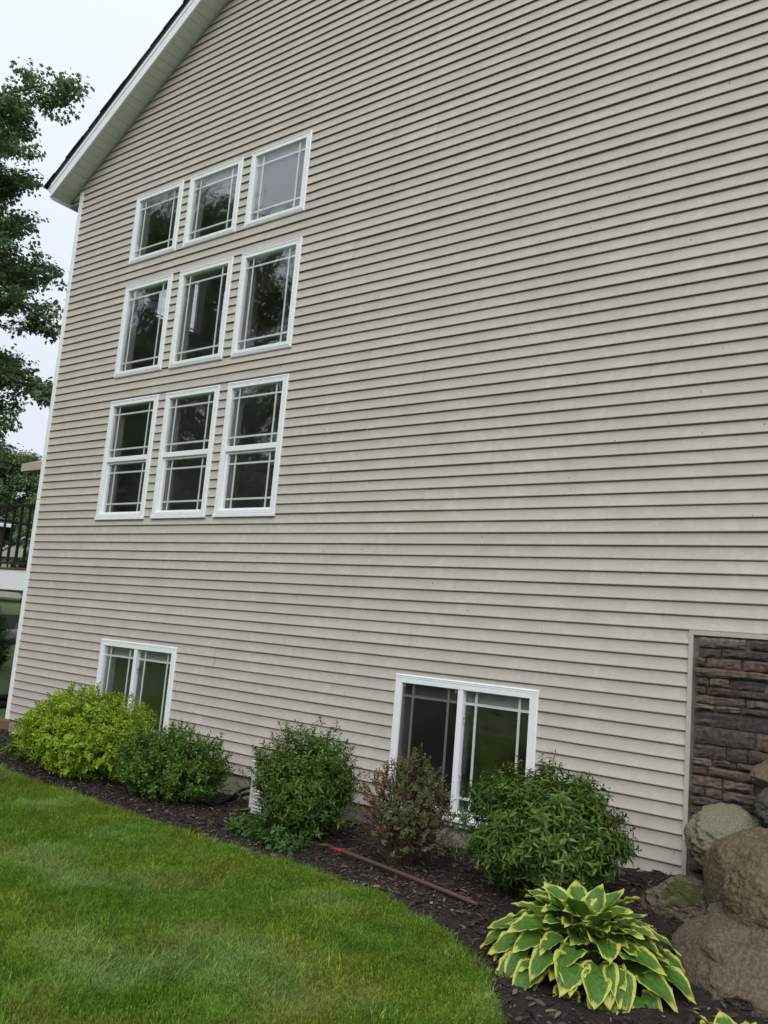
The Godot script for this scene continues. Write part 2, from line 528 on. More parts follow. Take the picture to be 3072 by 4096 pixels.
func build_house() -> void:
	var h := thing("house", "large house gable end in tan vinyl siding with eleven white windows", "house")
	# shell: gable wall, side walls, floors, ceiling and foundation, all with thickness
	var holes := []
	for w in WINDOWS:
		holes.append(opening(w, 0.066))
	var b := MB.new()
	holed(b, holes, 0.0, HOUSE_W, 0.0, 7.3, -0.17, -0.004)
	part("wall", b.mesh(), M.drywall, h)
	part("gable", prism([Vector2(-0.3, 7.3), Vector2(HOUSE_W + 0.3, 7.3), Vector2(RIDGE_X, rake(RIDGE_X) + 0.06)], -0.17, -0.004), M.drywall, h)
	b = MB.new()
	var side := []
	for z in SIDE_Z:
		for y in SIDE_Y:
			side.append(Rect2(z[0], y[0], z[1] - z[0], y[1] - y[0]))
	var left := Transform3D(Basis(Vector3(0, 0, 1), Vector3(0, 1, 0), Vector3(-1, 0, 0)), Vector3.ZERO)
	holed(b, side, -HOUSE_D, -0.172, -0.2, 7.3, -0.17, -0.012, left)
	part("side_wall", b.mesh(), M.drywall, h)
	b = MB.new()
	holed(b, side, -HOUSE_D, -0.09, 0.0, 7.24, -0.011, 0.0, left)
	part("side_cladding", b.mesh(), M.siding, h)
	part("side_wall", boxmesh(Vector3(HOUSE_W - 0.17, -0.2, -HOUSE_D), Vector3(HOUSE_W, 7.3, -0.172)), M.siding, h)
	part("back_wall", boxmesh(Vector3(0.172, -0.2, -HOUSE_D), Vector3(HOUSE_W - 0.172, 7.3, -HOUSE_D + 0.17)), M.drywall, h)
	part("foundation", boxmesh(Vector3(0.006, -1.5, -0.22), Vector3(0.43, -0.002, -0.012), 0.004), M.concrete, h)
	part("foundation", boxmesh(Vector3(0.436, -1.5, -0.22), Vector3(HOUSE_W, -0.002, -0.012), 0.004), M.concrete, h)
	part("foundation", boxmesh(Vector3(0.006, -1.5, -HOUSE_D), Vector3(0.25, -0.205, -0.225)), M.concrete, h)
	part("foundation", boxmesh(Vector3(HOUSE_W - 0.25, -1.5, -HOUSE_D), Vector3(HOUSE_W, -0.205, -0.225)), M.concrete, h)
	part("foundation", boxmesh(Vector3(0.26, -1.5, -HOUSE_D), Vector3(HOUSE_W - 0.26, -0.205, -HOUSE_D + 0.2)), M.concrete, h)
	part("basement_floor", boxmesh(Vector3(0.26, -1.5, -HOUSE_D + 0.21), Vector3(HOUSE_W - 0.26, -1.35, -0.23)), M.inner_floor, h)
	part("main_floor", boxmesh(Vector3(0.175, 1.75, -HOUSE_D + 0.175), Vector3(HOUSE_W - 0.175, 2.05, -0.174)), M.inner_floor, h)
	part("ceiling", boxmesh(Vector3(0.175, 7.18, -HOUSE_D + 0.175), Vector3(HOUSE_W - 0.175, 7.29, -0.174)), M.drywall, h)
	part("partition", boxmesh(Vector3(5.6, 2.052, -HOUSE_D + 0.18), Vector3(5.72, 7.178, -0.176)), M.drywall, h)
	part("partition", boxmesh(Vector3(0.18, 2.052, -6.6), Vector3(5.598, 7.178, -6.5)), M.drywall, h)
	part("partition", boxmesh(Vector3(0.27, -1.348, -4.6), Vector3(HOUSE_W - 0.27, 1.748, -4.5)), M.dark_room, h)
	# corner board in three lengths, wrapped round the corner
	for y in [[-0.005, 2.91], [2.914, 5.87], [5.874, 7.37]]:
		b = MB.new()
		b.bevel(Vector3(-0.05, y[0], -0.002), Vector3(0.036, y[1], 0.024), 0.003)
		b.bevel(Vector3(-0.05, y[0], -0.085), Vector3(-0.028, y[1], -0.003), 0.003)
		part("corner_board", b.mesh(), M.trim, h)
	build_siding(h)
	for w in WINDOWS:
		build_window(h, w)
	for z in SIDE_Z:
		for y in SIDE_Y:
			var win := hold("window", h, left)
			window_parts(win, Rect2(z[0] - 0.07, y[0] - 0.07, z[1] - z[0] + 0.14, y[1] - y[0] + 0.14), 0)
	build_stonework(h)
	build_roof(h)

func build_siding(h: Node3D) -> void:
	var holes := []
	for w in WINDOWS:
		holes.append(opening(w, 0.03))
	var prof := [[0.03, 0.001], [0.003, 0.0195], [0.0, 0.0215], [0.002, 0.0232], [0.007, 0.0234], [0.022, 0.0184], [0.04, 0.0138], [0.056, 0.0107], [0.072, 0.009], [0.0895, 0.0086], [0.093, 0.0015], [0.131, -0.002]]
	var wave := FastNoiseLite.new()
	wave.seed = 8
	wave.frequency = 0.35
	rng.seed = 77
	var rows := int(ceil(rake(RIDGE_X) / (2 * COURSE)))
	for row in rows:
		var y0 := row * 2 * COURSE
		var breaks := []
		var off: float = [0.95, 2.55, 1.7, 3.3, 0.4, 2.1][row % 6] + rnd(-0.25, 0.25)
		if row == 5:
			off = 0.14
		while off < HOUSE_W:
			breaks.append(off)
			off += 3.66
		breaks.append(99.0)
		var from := -1.0
		var count := 0
		var ends := []
		for to in breaks:      # a panel that meets a window over its whole height stops there
			ends.append([from, to])
			from = to
		for hole in holes:
			if hole.position.y <= y0 and hole.end.y >= y0 + 2 * COURSE + 0.002:
				var next := []
				for e in ends:
					if hole.end.x <= e[0] or hole.position.x >= e[1]:
						next.append(e)
						continue
					if hole.position.x > e[0]:
						next.append([e[0], hole.position.x])
					if hole.end.x < e[1]:
						next.append([hole.end.x, e[1]])
				ends = next
		for e in ends:
			from = e[0]
			var to: float = e[1]
			var b := MB.new()
			var lift := 0.0022 * (count % 2) + rnd(0.0, 0.0008)
			var drop := rnd(-0.0012, 0.0012)
			for course in 2:
				var base := y0 + course * COURSE
				var pts := []
				for p in prof:
					pts.append([base + p[0], p[1]])
				for hole in holes:
					for cut in [hole.position.y, hole.end.y]:
						for k in range(1, pts.size() - 1):
							if cut > pts[k][0] + 1e-4 and cut < pts[k + 1][0] - 1e-4:
								pts.insert(k + 1, [cut, lerpf(pts[k][1], pts[k + 1][1], (cut - pts[k][0]) / (pts[k + 1][0] - pts[k][0]))])
								break
				for k in pts.size() - 1:
					var ym: float = (pts[k][0] + pts[k + 1][0]) / 2
					var spans := [[maxf(from, wall_left(ym)), minf(to - (0.004 if row == 5 and to < 4.0 else 0.0), wall_right(ym))]]
					for hole in holes:
						if ym > hole.position.y and ym < hole.end.y:
							var next := []
							for s in spans:
								if hole.end.x <= s[0] or hole.position.x >= s[1]:
									next.append(s)
									continue
								if hole.position.x > s[0]:
									next.append([s[0], hole.position.x])
								if hole.end.x < s[1]:
									next.append([hole.end.x, s[1]])
							spans = next
					for s in spans:
						if s[1] - s[0] < 0.004:
							continue
						var n := maxi(1, int((s[1] - s[0]) / 0.45))
						var prev := -1
						var prev2 := -1
						for i in n + 1:
							var x := lerpf(s[0], s[1], float(i) / n)
							var wz := wave.get_noise_2d(x * 6.0, base * 90.0) * 0.0011 + lift
							var wy := wave.get_noise_2d(x * 2.5, base * 130.0 + 500.0) * 0.0012 + drop
							var x1 := x
							var x2 := x
							if i == 0 and s[0] <= wall_left(ym) + 1e-5:
								x1 = wall_left(pts[k][0])
								x2 = wall_left(pts[k + 1][0])
							if i == n and s[1] >= wall_right(ym) - 1e-5:
								x1 = wall_right(pts[k][0])
								x2 = wall_right(pts[k + 1][0])
							var q1 := Vector3(x1, pts[k][0] + wy, pts[k][1] + wz)
							var q2 := Vector3(x2, pts[k + 1][0] + wy, pts[k + 1][1] + wz)
							var a := b.vert(q1)
							var d := b.vert(q2)
							if i > 0:
								b.quad(prev, prev2, d, a)
							prev = a
							prev2 = d
			if b.ix.size() > 0:
				part("siding_panel", b.mesh(), M.sidings[rng.randi() % 4], h)
			count += 1

func wall_left(y: float) -> float:
	return 0.034 if y < 7.372 else (y - EAVE_Y) / PITCH - 0.02

func wall_right(y: float) -> float:
	if y < 1.69:
		return 8.722
	return 13.96 if y < 7.4 else HOUSE_W - (y - EAVE_Y) / PITCH + 0.02

func build_window(h: Node3D, w: Array) -> void:
	var win := hold("window", h)
	window_parts(win, Rect2(w[0], w[1], w[2] - w[0], w[3] - w[1]), w[4])

func pane(win: Node3D, r: Rect2, z: float) -> void:
	var lo := r.position
	var hi := r.end
	part("pane", boxmesh(Vector3(lo.x, lo.y, z - 0.003), Vector3(hi.x, hi.y, z)), M.glass, win)
	part("pane", boxmesh(Vector3(lo.x, lo.y, z - 0.021), Vector3(hi.x, hi.y, z - 0.018)), M.inner_glass, win)
	part("pane", boxmesh(Vector3(lo.x, lo.y, z - 0.039), Vector3(hi.x, hi.y, z - 0.036)), M.inner_glass, win)  # extra third lite, added only to make the glass reflect more sky
	var i := 0.108
	var t := 0.0105
	for x in [lo.x + i, hi.x - i]:
		part("muntin", boxmesh(Vector3(x - t, lo.y, z - 0.013), Vector3(x + t, hi.y, z - 0.008)), M.grille, win)
	for y in [lo.y + i, hi.y - i]:
		part("muntin", boxmesh(Vector3(lo.x, y - t, z - 0.0125), Vector3(hi.x, y + t, z - 0.0075)), M.grille, win)

func window_parts(win: Node3D, r: Rect2, kind: int) -> void:
	var b := MB.new()
	b.ring(r, TRIM_PROFILE)
	part("casing", b.mesh(), M.trim, win)
	b = MB.new()
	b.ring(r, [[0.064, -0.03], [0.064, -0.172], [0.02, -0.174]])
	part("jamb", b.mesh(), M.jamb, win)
	var g := r.grow(-0.074)
	if kind == 0:
		b = MB.new()
		b.ring(g, [[0.0, 0.019], [0.006, 0.019], [0.008, -0.03]])
		part("sash", b.mesh(), M.trim, win)
		pane(win, g.grow(-0.005), 0.013)
	elif kind == 1:
		var mid := r.position.y + r.size.y * 0.497
		b = MB.new()
		b.bevel(Vector3(g.position.x - 0.003, mid - 0.03, -0.03), Vector3(g.end.x + 0.003, mid + 0.03, 0.027), 0.004)
		part("meeting_rail", b.mesh(), M.trim, win)
		pane(win, Rect2(g.position.x, mid + 0.025, g.size.x, g.end.y - mid - 0.025), 0.012)
		var low := Rect2(g.position.x, g.position.y, g.size.x, mid - 0.03 - g.position.y)
		b = MB.new()
		b.ring(low, [[-0.004, 0.002], [0.022, 0.002], [0.026, -0.012], [0.026, -0.04]])
		part("sash", b.mesh(), M.trim, win)
		pane(win, low.grow(-0.022), -0.014)
		part("sill", boxmesh(Vector3(r.position.x - 0.004, r.position.y - 0.004, -0.001), Vector3(r.end.x + 0.004, r.position.y + 0.03, 0.043), 0.004), M.trim, win)
	else:
		var mx := r.position.x + r.size.x * 0.487
		b = MB.new()
		b.bevel(Vector3(mx - 0.026, g.position.y - 0.003, -0.03), Vector3(mx + 0.026, g.end.y + 0.003, 0.029), 0.004)
		part("meeting_stile", b.mesh(), M.trim, win)
		var lp := Rect2(g.position.x, g.position.y, mx - 0.024 - g.position.x, g.size.y)
		var rp := Rect2(mx + 0.024, g.position.y, g.end.x - mx - 0.024, g.size.y)
		pane(win, lp, 0.008)
		pane(win, rp, -0.008)
		if r.position.x > 5.0:
			part("insect_screen", boxmesh(Vector3(lp.position.x, lp.position.y, 0.014), Vector3(lp.end.x, lp.end.y, 0.015)), M.screen, win)
			for p in [Vector2(lp.position.x + 0.012, lp.end.y - 0.03), Vector2(lp.end.x - 0.032, lp.end.y - 0.03), Vector2(lp.end.x - 0.032, lp.position.y + 0.012)]:
				b = MB.new()
				b.ring(Rect2(p, Vector2(0.02, 0.02)), [[0.0, 0.016], [0.0, 0.019], [0.004, 0.019], [0.004, 0.016]])
				part("screen_clip", b.mesh(), M.metal_grey, win)
		for y in [r.position.y + r.size.y * 0.3, r.position.y + r.size.y * 0.72]:
			b = MB.new()
			b.bevel(Vector3(rp.position.x - 0.002, y - 0.035, -0.02), Vector3(rp.position.x + 0.016, y + 0.035, -0.004), 0.004)
			b.bevel(Vector3(rp.position.x + 0.002, y + 0.01, -0.004), Vector3(rp.position.x + 0.02, y + 0.028, 0.006), 0.003)
			part("latch", b.mesh(), M.metal_grey, win)
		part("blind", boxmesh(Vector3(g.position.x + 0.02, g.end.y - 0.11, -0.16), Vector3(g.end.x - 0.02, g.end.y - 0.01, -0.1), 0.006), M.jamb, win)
		part("sill", boxmesh(Vector3(r.position.x - 0.004, r.position.y - 0.006, -0.001), Vector3(r.end.x + 0.004, r.position.y + 0.03, 0.046), 0.004), M.trim, win)

const STONES := [[8.788, 1.612, 9.104, 1.68], [9.134, 1.615, 9.42, 1.68], [8.79, 1.543, 8.942, 1.605], [8.95, 1.55, 9.3, 1.608], [8.774, 1.478, 8.838, 1.534], [8.843, 1.471, 9.077, 1.54], [9.095, 1.475, 9.32, 1.541], [8.77, 1.41, 9.3, 1.466], [8.772, 1.345, 8.866, 1.403], [8.873, 1.348, 9.0, 1.404], [9.007, 1.339, 9.229, 1.402], [8.774, 1.292, 8.85, 1.339], [8.856, 1.285, 9.28, 1.336], [8.776, 1.222, 9.108, 1.28], [9.116, 1.226, 9.3, 1.276], [8.777, 1.181, 8.906, 1.216], [8.913, 1.176, 9.08, 1.216], [9.09, 1.177, 9.3, 1.219], [8.77, 1.072, 9.31, 1.17], [8.778, 0.95, 9.177, 1.065], [9.195, 0.956, 9.4, 1.064], [8.774, 0.856, 8.99, 0.942], [8.998, 0.86, 9.133, 0.944], [9.139, 0.862, 9.36, 0.946], [8.766, 0.8, 8.898, 0.848], [8.91, 0.806, 9.062, 0.85], [9.069, 0.808, 9.3, 0.853], [8.765, 0.735, 8.875, 0.793], [8.882, 0.738, 9.3, 0.798], [8.765, 0.662, 8.973, 0.728], [8.979, 0.664, 9.178, 0.73], [8.764, 0.598, 8.855, 0.655], [8.861, 0.596, 8.972, 0.656], [8.978, 0.592, 9.2, 0.656], [8.769, 0.535, 8.975, 0.59], [8.98, 0.539, 9.2, 0.585], [8.768, 0.462, 8.866, 0.528], [8.873, 0.461, 9.1, 0.532], [8.768, 0.367, 8.91, 0.453], [8.92, 0.37, 9.2, 0.452], [8.768, 0.288, 8.912, 0.358], [8.92, 0.29, 9.15, 0.36], [8.769, 0.192, 8.921, 0.281], [8.93, 0.194, 9.2, 0.28], [8.77, 0.094, 8.911, 0.186], [8.92, 0.096, 9.2, 0.186]]

func stone_mesh(w: float, hh: float, seed_: int) -> ArrayMesh:      # a cast ledge stone: ragged face, rounded rim
	var n := FastNoiseLite.new()
	n.seed = seed_
	n.frequency = 1.0
	var b := MB.new()
	var nx := clampi(int(w / 0.035), 3, 9)
	var ny := 4
	var thick := 0.024 + 0.036 * fposmod(seed_ * 0.37, 1.0)
	var id := []
	for j in ny + 3:
		for i in nx + 3:
			var u := clampf((i - 1.0) / nx, 0, 1)
			var t := clampf((j - 1.0) / ny, 0, 1)
			var rim := i == 0 or j == 0 or i == nx + 2 or j == ny + 2
			var edge_ := minf(minf(u, 1 - u) * w, minf(t, 1 - t) * hh)
			var z := thick * (0.72 + 0.28 * smoothstep(0.0, 0.012, edge_)) + 0.014 * n.get_noise_2d(u * w * 14.0, t * hh * 60.0 + seed_) + 0.01 * n.get_noise_2d(u * w * 50.0, t * hh * 160.0)
			var x := (u - 0.5) * w + 0.004 * n.get_noise_2d(t * 7.0, seed_ + u * 3.0)
			var y := (t - 0.5) * hh + 0.012 * n.get_noise_2d(u * w * 22.0, seed_ * 3.0 + t)
			id.append(Vector3(x, y, 0.0 if rim else maxf(z, 0.006)))
	for j in ny + 2:
		for i in nx + 2:
			var k := j * (nx + 3) + i
			b.face(id[k], id[k + nx + 3], id[k + nx + 4], id[k + 1])
	return b.mesh()

func build_stonework(h: Node3D) -> void:
	var s := hold("stone_veneer", h)
	part("mortar_bed", boxmesh(Vector3(8.75, -0.25, -0.003), Vector3(HOUSE_W - 0.02, 1.69, 0.012)), M.mortar, s)
	rng.seed = 31
	var all := STONES.duplicate()
	var y := 0.09
	while y < 1.64:      # the same coursing goes on beyond what the picture shows
		var hh := rnd(0.05, 0.11)
		hh = minf(hh, 1.68 - y)
		var x := 9.42 + rnd(0.0, 0.12)
		while x < 11.2:
			var w := rnd(0.14, 0.45)
			all.append([x, y, x + w, y + hh])
			x += w + rnd(0.007, 0.014)
		y += hh + 0.009
	var k := 0
	for q in all:
		k += 1
		part("stone", stone_mesh(q[2] - q[0] - 0.004, q[3] - q[1] - 0.003, k), M.stones[rng.randi() % 5], s, Transform3D(Basis.IDENTITY, Vector3((q[0] + q[2]) / 2, (q[1] + q[3]) / 2, 0.0125)))
	# the channel that frames the stone
	part("channel_trim", prism([Vector2(8.716, -0.02), Vector2(8.748, -0.02), Vector2(8.748, 1.692), Vector2(8.716, 1.724)], -0.002, 0.036), M.tan_trim, h)
	part("channel_trim", prism([Vector2(8.7165, 1.7245), Vector2(8.7485, 1.6925), Vector2(HOUSE_W - 0.03, 1.6925), Vector2(HOUSE_W - 0.03, 1.7245)], -0.002, 0.0375), M.tan_trim, h)

func slope_line(x0: float, x1: float, up0: float, up1: float) -> Array:      # the four corners of a sloping board with plumb ends
	return [Vector2(x0, rake(x0) + up0), Vector2(x1, rake(x1) + up0), Vector2(x1, rake(x1) + up1), Vector2(x0, rake(x0) + up1)]

func build_roof(h: Node3D) -> void:
	var roof := hold("roof", h)
	var run := sqrt(1.0 + PITCH * PITCH)
	var eave := -0.345
	for s in 2:      # the two slopes
		var flip := Transform3D.IDENTITY if s == 0 else Transform3D(Basis(Vector3(-1, 0, 0), Vector3(0, 1, 0), Vector3(0, 0, 1)), Vector3(HOUSE_W, 0, 0))
		part("roof_deck", prism(slope_line(eave + 0.02, RIDGE_X, 0.03, 0.2), -HOUSE_D - 0.28, OVER - 0.026), M.timber, roof, flip)
		part("rake_board", prism(slope_line(eave, RIDGE_X, -0.012, 0.128), OVER - 0.024, OVER), M.fascia, roof, flip)
		part("rake_board", prism(slope_line(eave - 0.004, RIDGE_X, 0.131, 0.2), OVER - 0.024, OVER + 0.007), M.fascia, roof, flip)
		part("drip_edge", prism(slope_line(eave - 0.02, RIDGE_X, 0.2015, 0.24), -HOUSE_D - 0.3, OVER + 0.02), M.drip, roof, flip)
		var frame := flip * Transform3D(Basis(Vector3(1 / run, PITCH / run, 0), Vector3(-PITCH / run, 1 / run, 0), Vector3(0, 0, 1)), Vector3(eave, rake(eave), 0))
		var length := (RIDGE_X - eave) * run
		var n := int(length / 0.127)
		var board := boxmesh(Vector3(0.0015, 0.0, 0.012), Vector3(0.1255, 0.007, OVER - 0.03), 0.003)
		for k in n:
			part("soffit_board", board, M.soffit, roof, frame * Transform3D(Basis.IDENTITY, Vector3(k * 0.127 + 0.01, 0.0, 0.0)))
		part("soffit_liner", boxmesh(Vector3(0.0, 0.009, 0.0), Vector3(length, 0.018, OVER - 0.03)), M.soffit, roof, frame)
		part("soffit_channel", boxmesh(Vector3(0.42, -0.016, 0.016), Vector3(length, -0.001, 0.034), 0.002), M.tan_trim, roof, frame)
		rng.seed = 12 + s
		var courses := int(length / 0.142) + 1
		for k in courses:
			var jog := rnd(-0.006, 0.012)
			var t := Transform3D(Basis(Vector3(0, 0, 1), -0.035 + rnd(-0.006, 0.004)), Vector3(k * 0.142 - 0.03, 0.205 + rnd(-0.002, 0.003), 0))
			part("shingle_course", boxmesh(Vector3(0, 0, -HOUSE_D - 0.32), Vector3(0.29, 0.024, OVER + 0.032 + jog), 0.003), M.shingle, roof, frame * t)
		part("eave_soffit", boxmesh(Vector3(eave + 0.02, 7.235, -HOUSE_D - 0.28), Vector3(-0.006, 7.25, -0.004)), M.soffit, roof, flip)
		part("eave_board", boxmesh(Vector3(eave, 7.22, -HOUSE_D - 0.3), Vector3(eave + 0.018, 7.45, OVER - 0.026)), M.fascia, roof, flip)
		# gutter: an open trough with an ogee front and end caps
		var g := MB.new()
		var prof := [Vector2(eave - 0.004, 7.455), Vector2(eave - 0.004, 7.35), Vector2(eave - 0.075, 7.35), Vector2(eave - 0.1, 7.385), Vector2(eave - 0.118, 7.42), Vector2(eave - 0.128, 7.455), Vector2(eave - 0.118, 7.458)]
		for k in prof.size() - 1:
			var p: Vector2 = prof[k]
			var q: Vector2 = prof[k + 1]
			var nn := (q - p).normalized().orthogonal() * 0.0015
			g.face(Vector3(p.x + nn.x, p.y + nn.y, 0.29), Vector3(q.x + nn.x, q.y + nn.y, 0.29), Vector3(q.x + nn.x, q.y + nn.y, -10.3), Vector3(p.x + nn.x, p.y + nn.y, -10.3))
			g.face(Vector3(p.x - nn.x, p.y - nn.y, -10.3), Vector3(q.x - nn.x, q.y - nn.y, -10.3), Vector3(q.x - nn.x, q.y - nn.y, 0.29), Vector3(p.x - nn.x, p.y - nn.y, 0.29))
		part("gutter", g.mesh(), M.trim, roof, flip)
		part("gutter_cap", prism([prof[1] + Vector2(0, 0), prof[0], prof[5], prof[4], prof[3], prof[2]], 0.29, 0.294), M.trim, roof, flip)
		var d := MB.new()
		d.tube([Vector3(-0.41, 7.352, -0.25), Vector3(-0.41, 7.27, -0.25), Vector3(-0.13, 7.02, -0.25), Vector3(-0.1, 6.9, -0.25), Vector3(-0.1, -0.05, -0.25)], [0.038, 0.038, 0.038, 0.038, 0.038], 8)
		part("downspout", d.mesh(), M.tan_trim, roof, flip)
# ---------------------------------------------------------------- ground
func spread(lo: float, hi: float, step: float, far: float) -> Array:
	var out := []
	var x := lo
	while x <= hi + 1e-4:
		out.append(x)
		x += step
	var d := step
	while out[-1] < far:
		d *= 1.35
		out.append(out[-1] + d)
	d = step
	while out[0] > -far:
		d *= 1.35
		out.push_front(out[0] - d)
	return out

func build_ground() -> void:
	var xs := spread(-8.0, 14.0, 0.25, 320.0)
	var zs := spread(-10.0, 8.0, 0.25, 320.0)
	var b := MB.new()
	for z in zs:
		for x in xs:
			var y := land(x, z)
			if in_bed(x, z):
				y -= 0.05
			b.vert(Vector3(x, y, z))
	var w := xs.size()
	for j in zs.size() - 1:
		for i in w - 1:
			if xs[i] > 0.2 and xs[i + 1] < 13.8 and zs[j] > -9.8 and zs[j + 1] < -0.1:
				continue      # the cellar
			var k := j * w + i
			b.quad(k, k + 1, k + w + 1, k + w)
	structure("ground", b.mesh(true), M.lawn)
	# planting bed: a lumpy sheet of mulch from the wall to the edge of the lawn
	var lump := FastNoiseLite.new()
	lump.seed = 21
	lump.frequency = 1.0
	b = MB.new()
	var nx := 260
	var nz := 60
	for j in nz + 1:
		for i in nx + 1:
			var x := lerpf(-0.9, 12.0, float(i) / nx)
			var e := minf(edge(x), 4.6)
			var z := lerpf(-0.25 if x < 0.0 else -0.013, e + 0.02, float(j) / nz)
			var y := land(x, z) + 0.004 + 0.022 * lump.get_noise_2d(x * 3.0, z * 3.0) + 0.012 * lump.get_noise_2d(x * 11.0, z * 11.0)
			if float(j) / nz > 0.97:
				y -= 0.03
			b.vert(Vector3(x, y, z))
	for j in nz:
		for i in nx:
			var k := j * (nx + 1) + i
			b.quad(k, k + 1, k + nx + 2, k + nx + 1)
	structure("mulch_bed", b.mesh(true), M.mulch)
	structure("patio", boxmesh(Vector3(-4.4, -0.3, -9.0), Vector3(-2.95, -0.115, 1.0), 0.01), M.paving)
	# far bed on the rise behind
	b = MB.new()
	for i in 41:
		for j in 9:
			var a := lerpf(-9.0, 4.0, i / 40.0)
			var s := lerpf(11.3, 13.2, j / 8.0) + 0.3 * sin(a * 1.1)
			var p := Vector3(-0.87, 0, -0.48) * s + Vector3(0.48, 0, -0.87) * a
			b.vert(Vector3(p.x, land(p.x, p.z) + 0.03 + 0.05 * lump.get_noise_2d(p.x * 2.0, p.z * 2.0), p.z))
	for i in 40:
		for j in 8:
			var k := i * 9 + j
			b.quad(k, k + 1, k + 10, k + 9)
	structure("far_mulch_bed", b.mesh(true), M.mulch)
	build_chips()
	build_grass()

func build_chips() -> void:
	rng.seed = 404
	var b := MB.new()
	# a splinter of bark: a bent, tapered flake with thickness
	var p := []
	for i in 4:
		var t := i / 3.0
		var w: float = [0.16, 0.3, 0.26, 0.1][i]
		var y := 0.16 * sin(t * PI) * 0.6
		p.append([Vector3(-w, y, t - 0.5), Vector3(w * 0.8, y + 0.05, t - 0.5), Vector3(w * 0.6, y - 0.12, t - 0.5), Vector3(-w * 0.8, y - 0.12, t - 0.5)])
	for i in 3:
		for k in 4:
			b.face(p[i][k], p[i][(k + 1) % 4], p[i + 1][(k + 1) % 4], p[i + 1][k])
	b.face(p[0][3], p[0][2], p[0][1], p[0][0])
	b.face(p[3][0], p[3][1], p[3][2], p[3][3])
	var chip := b.mesh()
	var at := []
	var col := []
	var shade := FastNoiseLite.new()
	shade.seed = 5
	shade.frequency = 1.6
	while at.size() < 30000:
		var x := rnd(-0.8, 10.2)
		var z := rnd(0.0, minf(edge(x), 4.0) + 0.01)
		if x < 0.0 and z < 0.0:
			continue
		var big := rng.randf()
		var s := rnd(0.012, 0.03) if big < 0.75 else rnd(0.03, 0.065)
		var basis := Basis(Vector3.UP, rnd(0, TAU)) * Basis(Vector3.RIGHT, rnd(-0.35, 0.35)) * Basis(Vector3.FORWARD, rnd(-0.5, 0.5))
		at.append(Transform3D(basis.scaled_local(Vector3(s * rnd(0.5, 0.9), s * 0.5, s)), Vector3(x, land(x, z) + rnd(0.004, 0.022), z)))
		var v := rnd(0.5, 1.5)
		var c := Color(0.03, 0.021, 0.0155) * v
		var q := rng.randf()
		var near_tool := exp(-(pow((x - 7.35) / 0.45, 2) + pow((z - 1.28) / 0.3, 2)))
		var dry := 0.1 + 0.13 * clampf(shade.get_noise_2d(x * 1.5, z * 1.5) + 0.3, 0, 1) * smoothstep(4.6, 6.2, x)
		if q < near_tool * 0.45:
			c = Color(0.2, 0.105, 0.075) * rnd(0.5, 1.25)
			at[-1] = at[-1].scaled_local(Vector3.ONE * 0.7)
		elif q < dry + near_tool * 0.45:
			c = Color(0.17, 0.125, 0.085) * rnd(0.35, 1.3)
		elif q < dry + 0.1 + near_tool * 0.45:
			c = Color(0.08, 0.055, 0.04) * v
		elif q > 0.993:
			c = Color(0.36, 0.32, 0.26)
		c.a = 1.0
		col.append(c)
	var o := many("mulch_chips", chip, M.chip, self, at, col)
	o.set_meta("label", "dark shredded bark mulch with scattered dry tan pieces")
	o.set_meta("category", "mulch")

func blade(b: MB, root: Vector3, dir: Vector3, length: float, width: float, bend: float) -> void:
	var side := dir.cross(Vector3.UP).normalized() * width
	var lean := Vector3(dir.x, 0, dir.z)
	var prev := -1
	for i in 4:
		var t := i / 3.0
		var p := root + Vector3.UP * length * t * (1.0 - 0.35 * bend * t) + lean * length * (0.2 * t + bend * t * t)
		var w := side * (1.0 - t * t)
		if i == 3:
			b.tri(prev, prev + 1, b.vert(p))
		else:
			var k := b.vert(p - w)
			b.vert(p + w)
			if i > 0:
				b.quad(prev, k, k + 1, prev + 1)
			prev = k

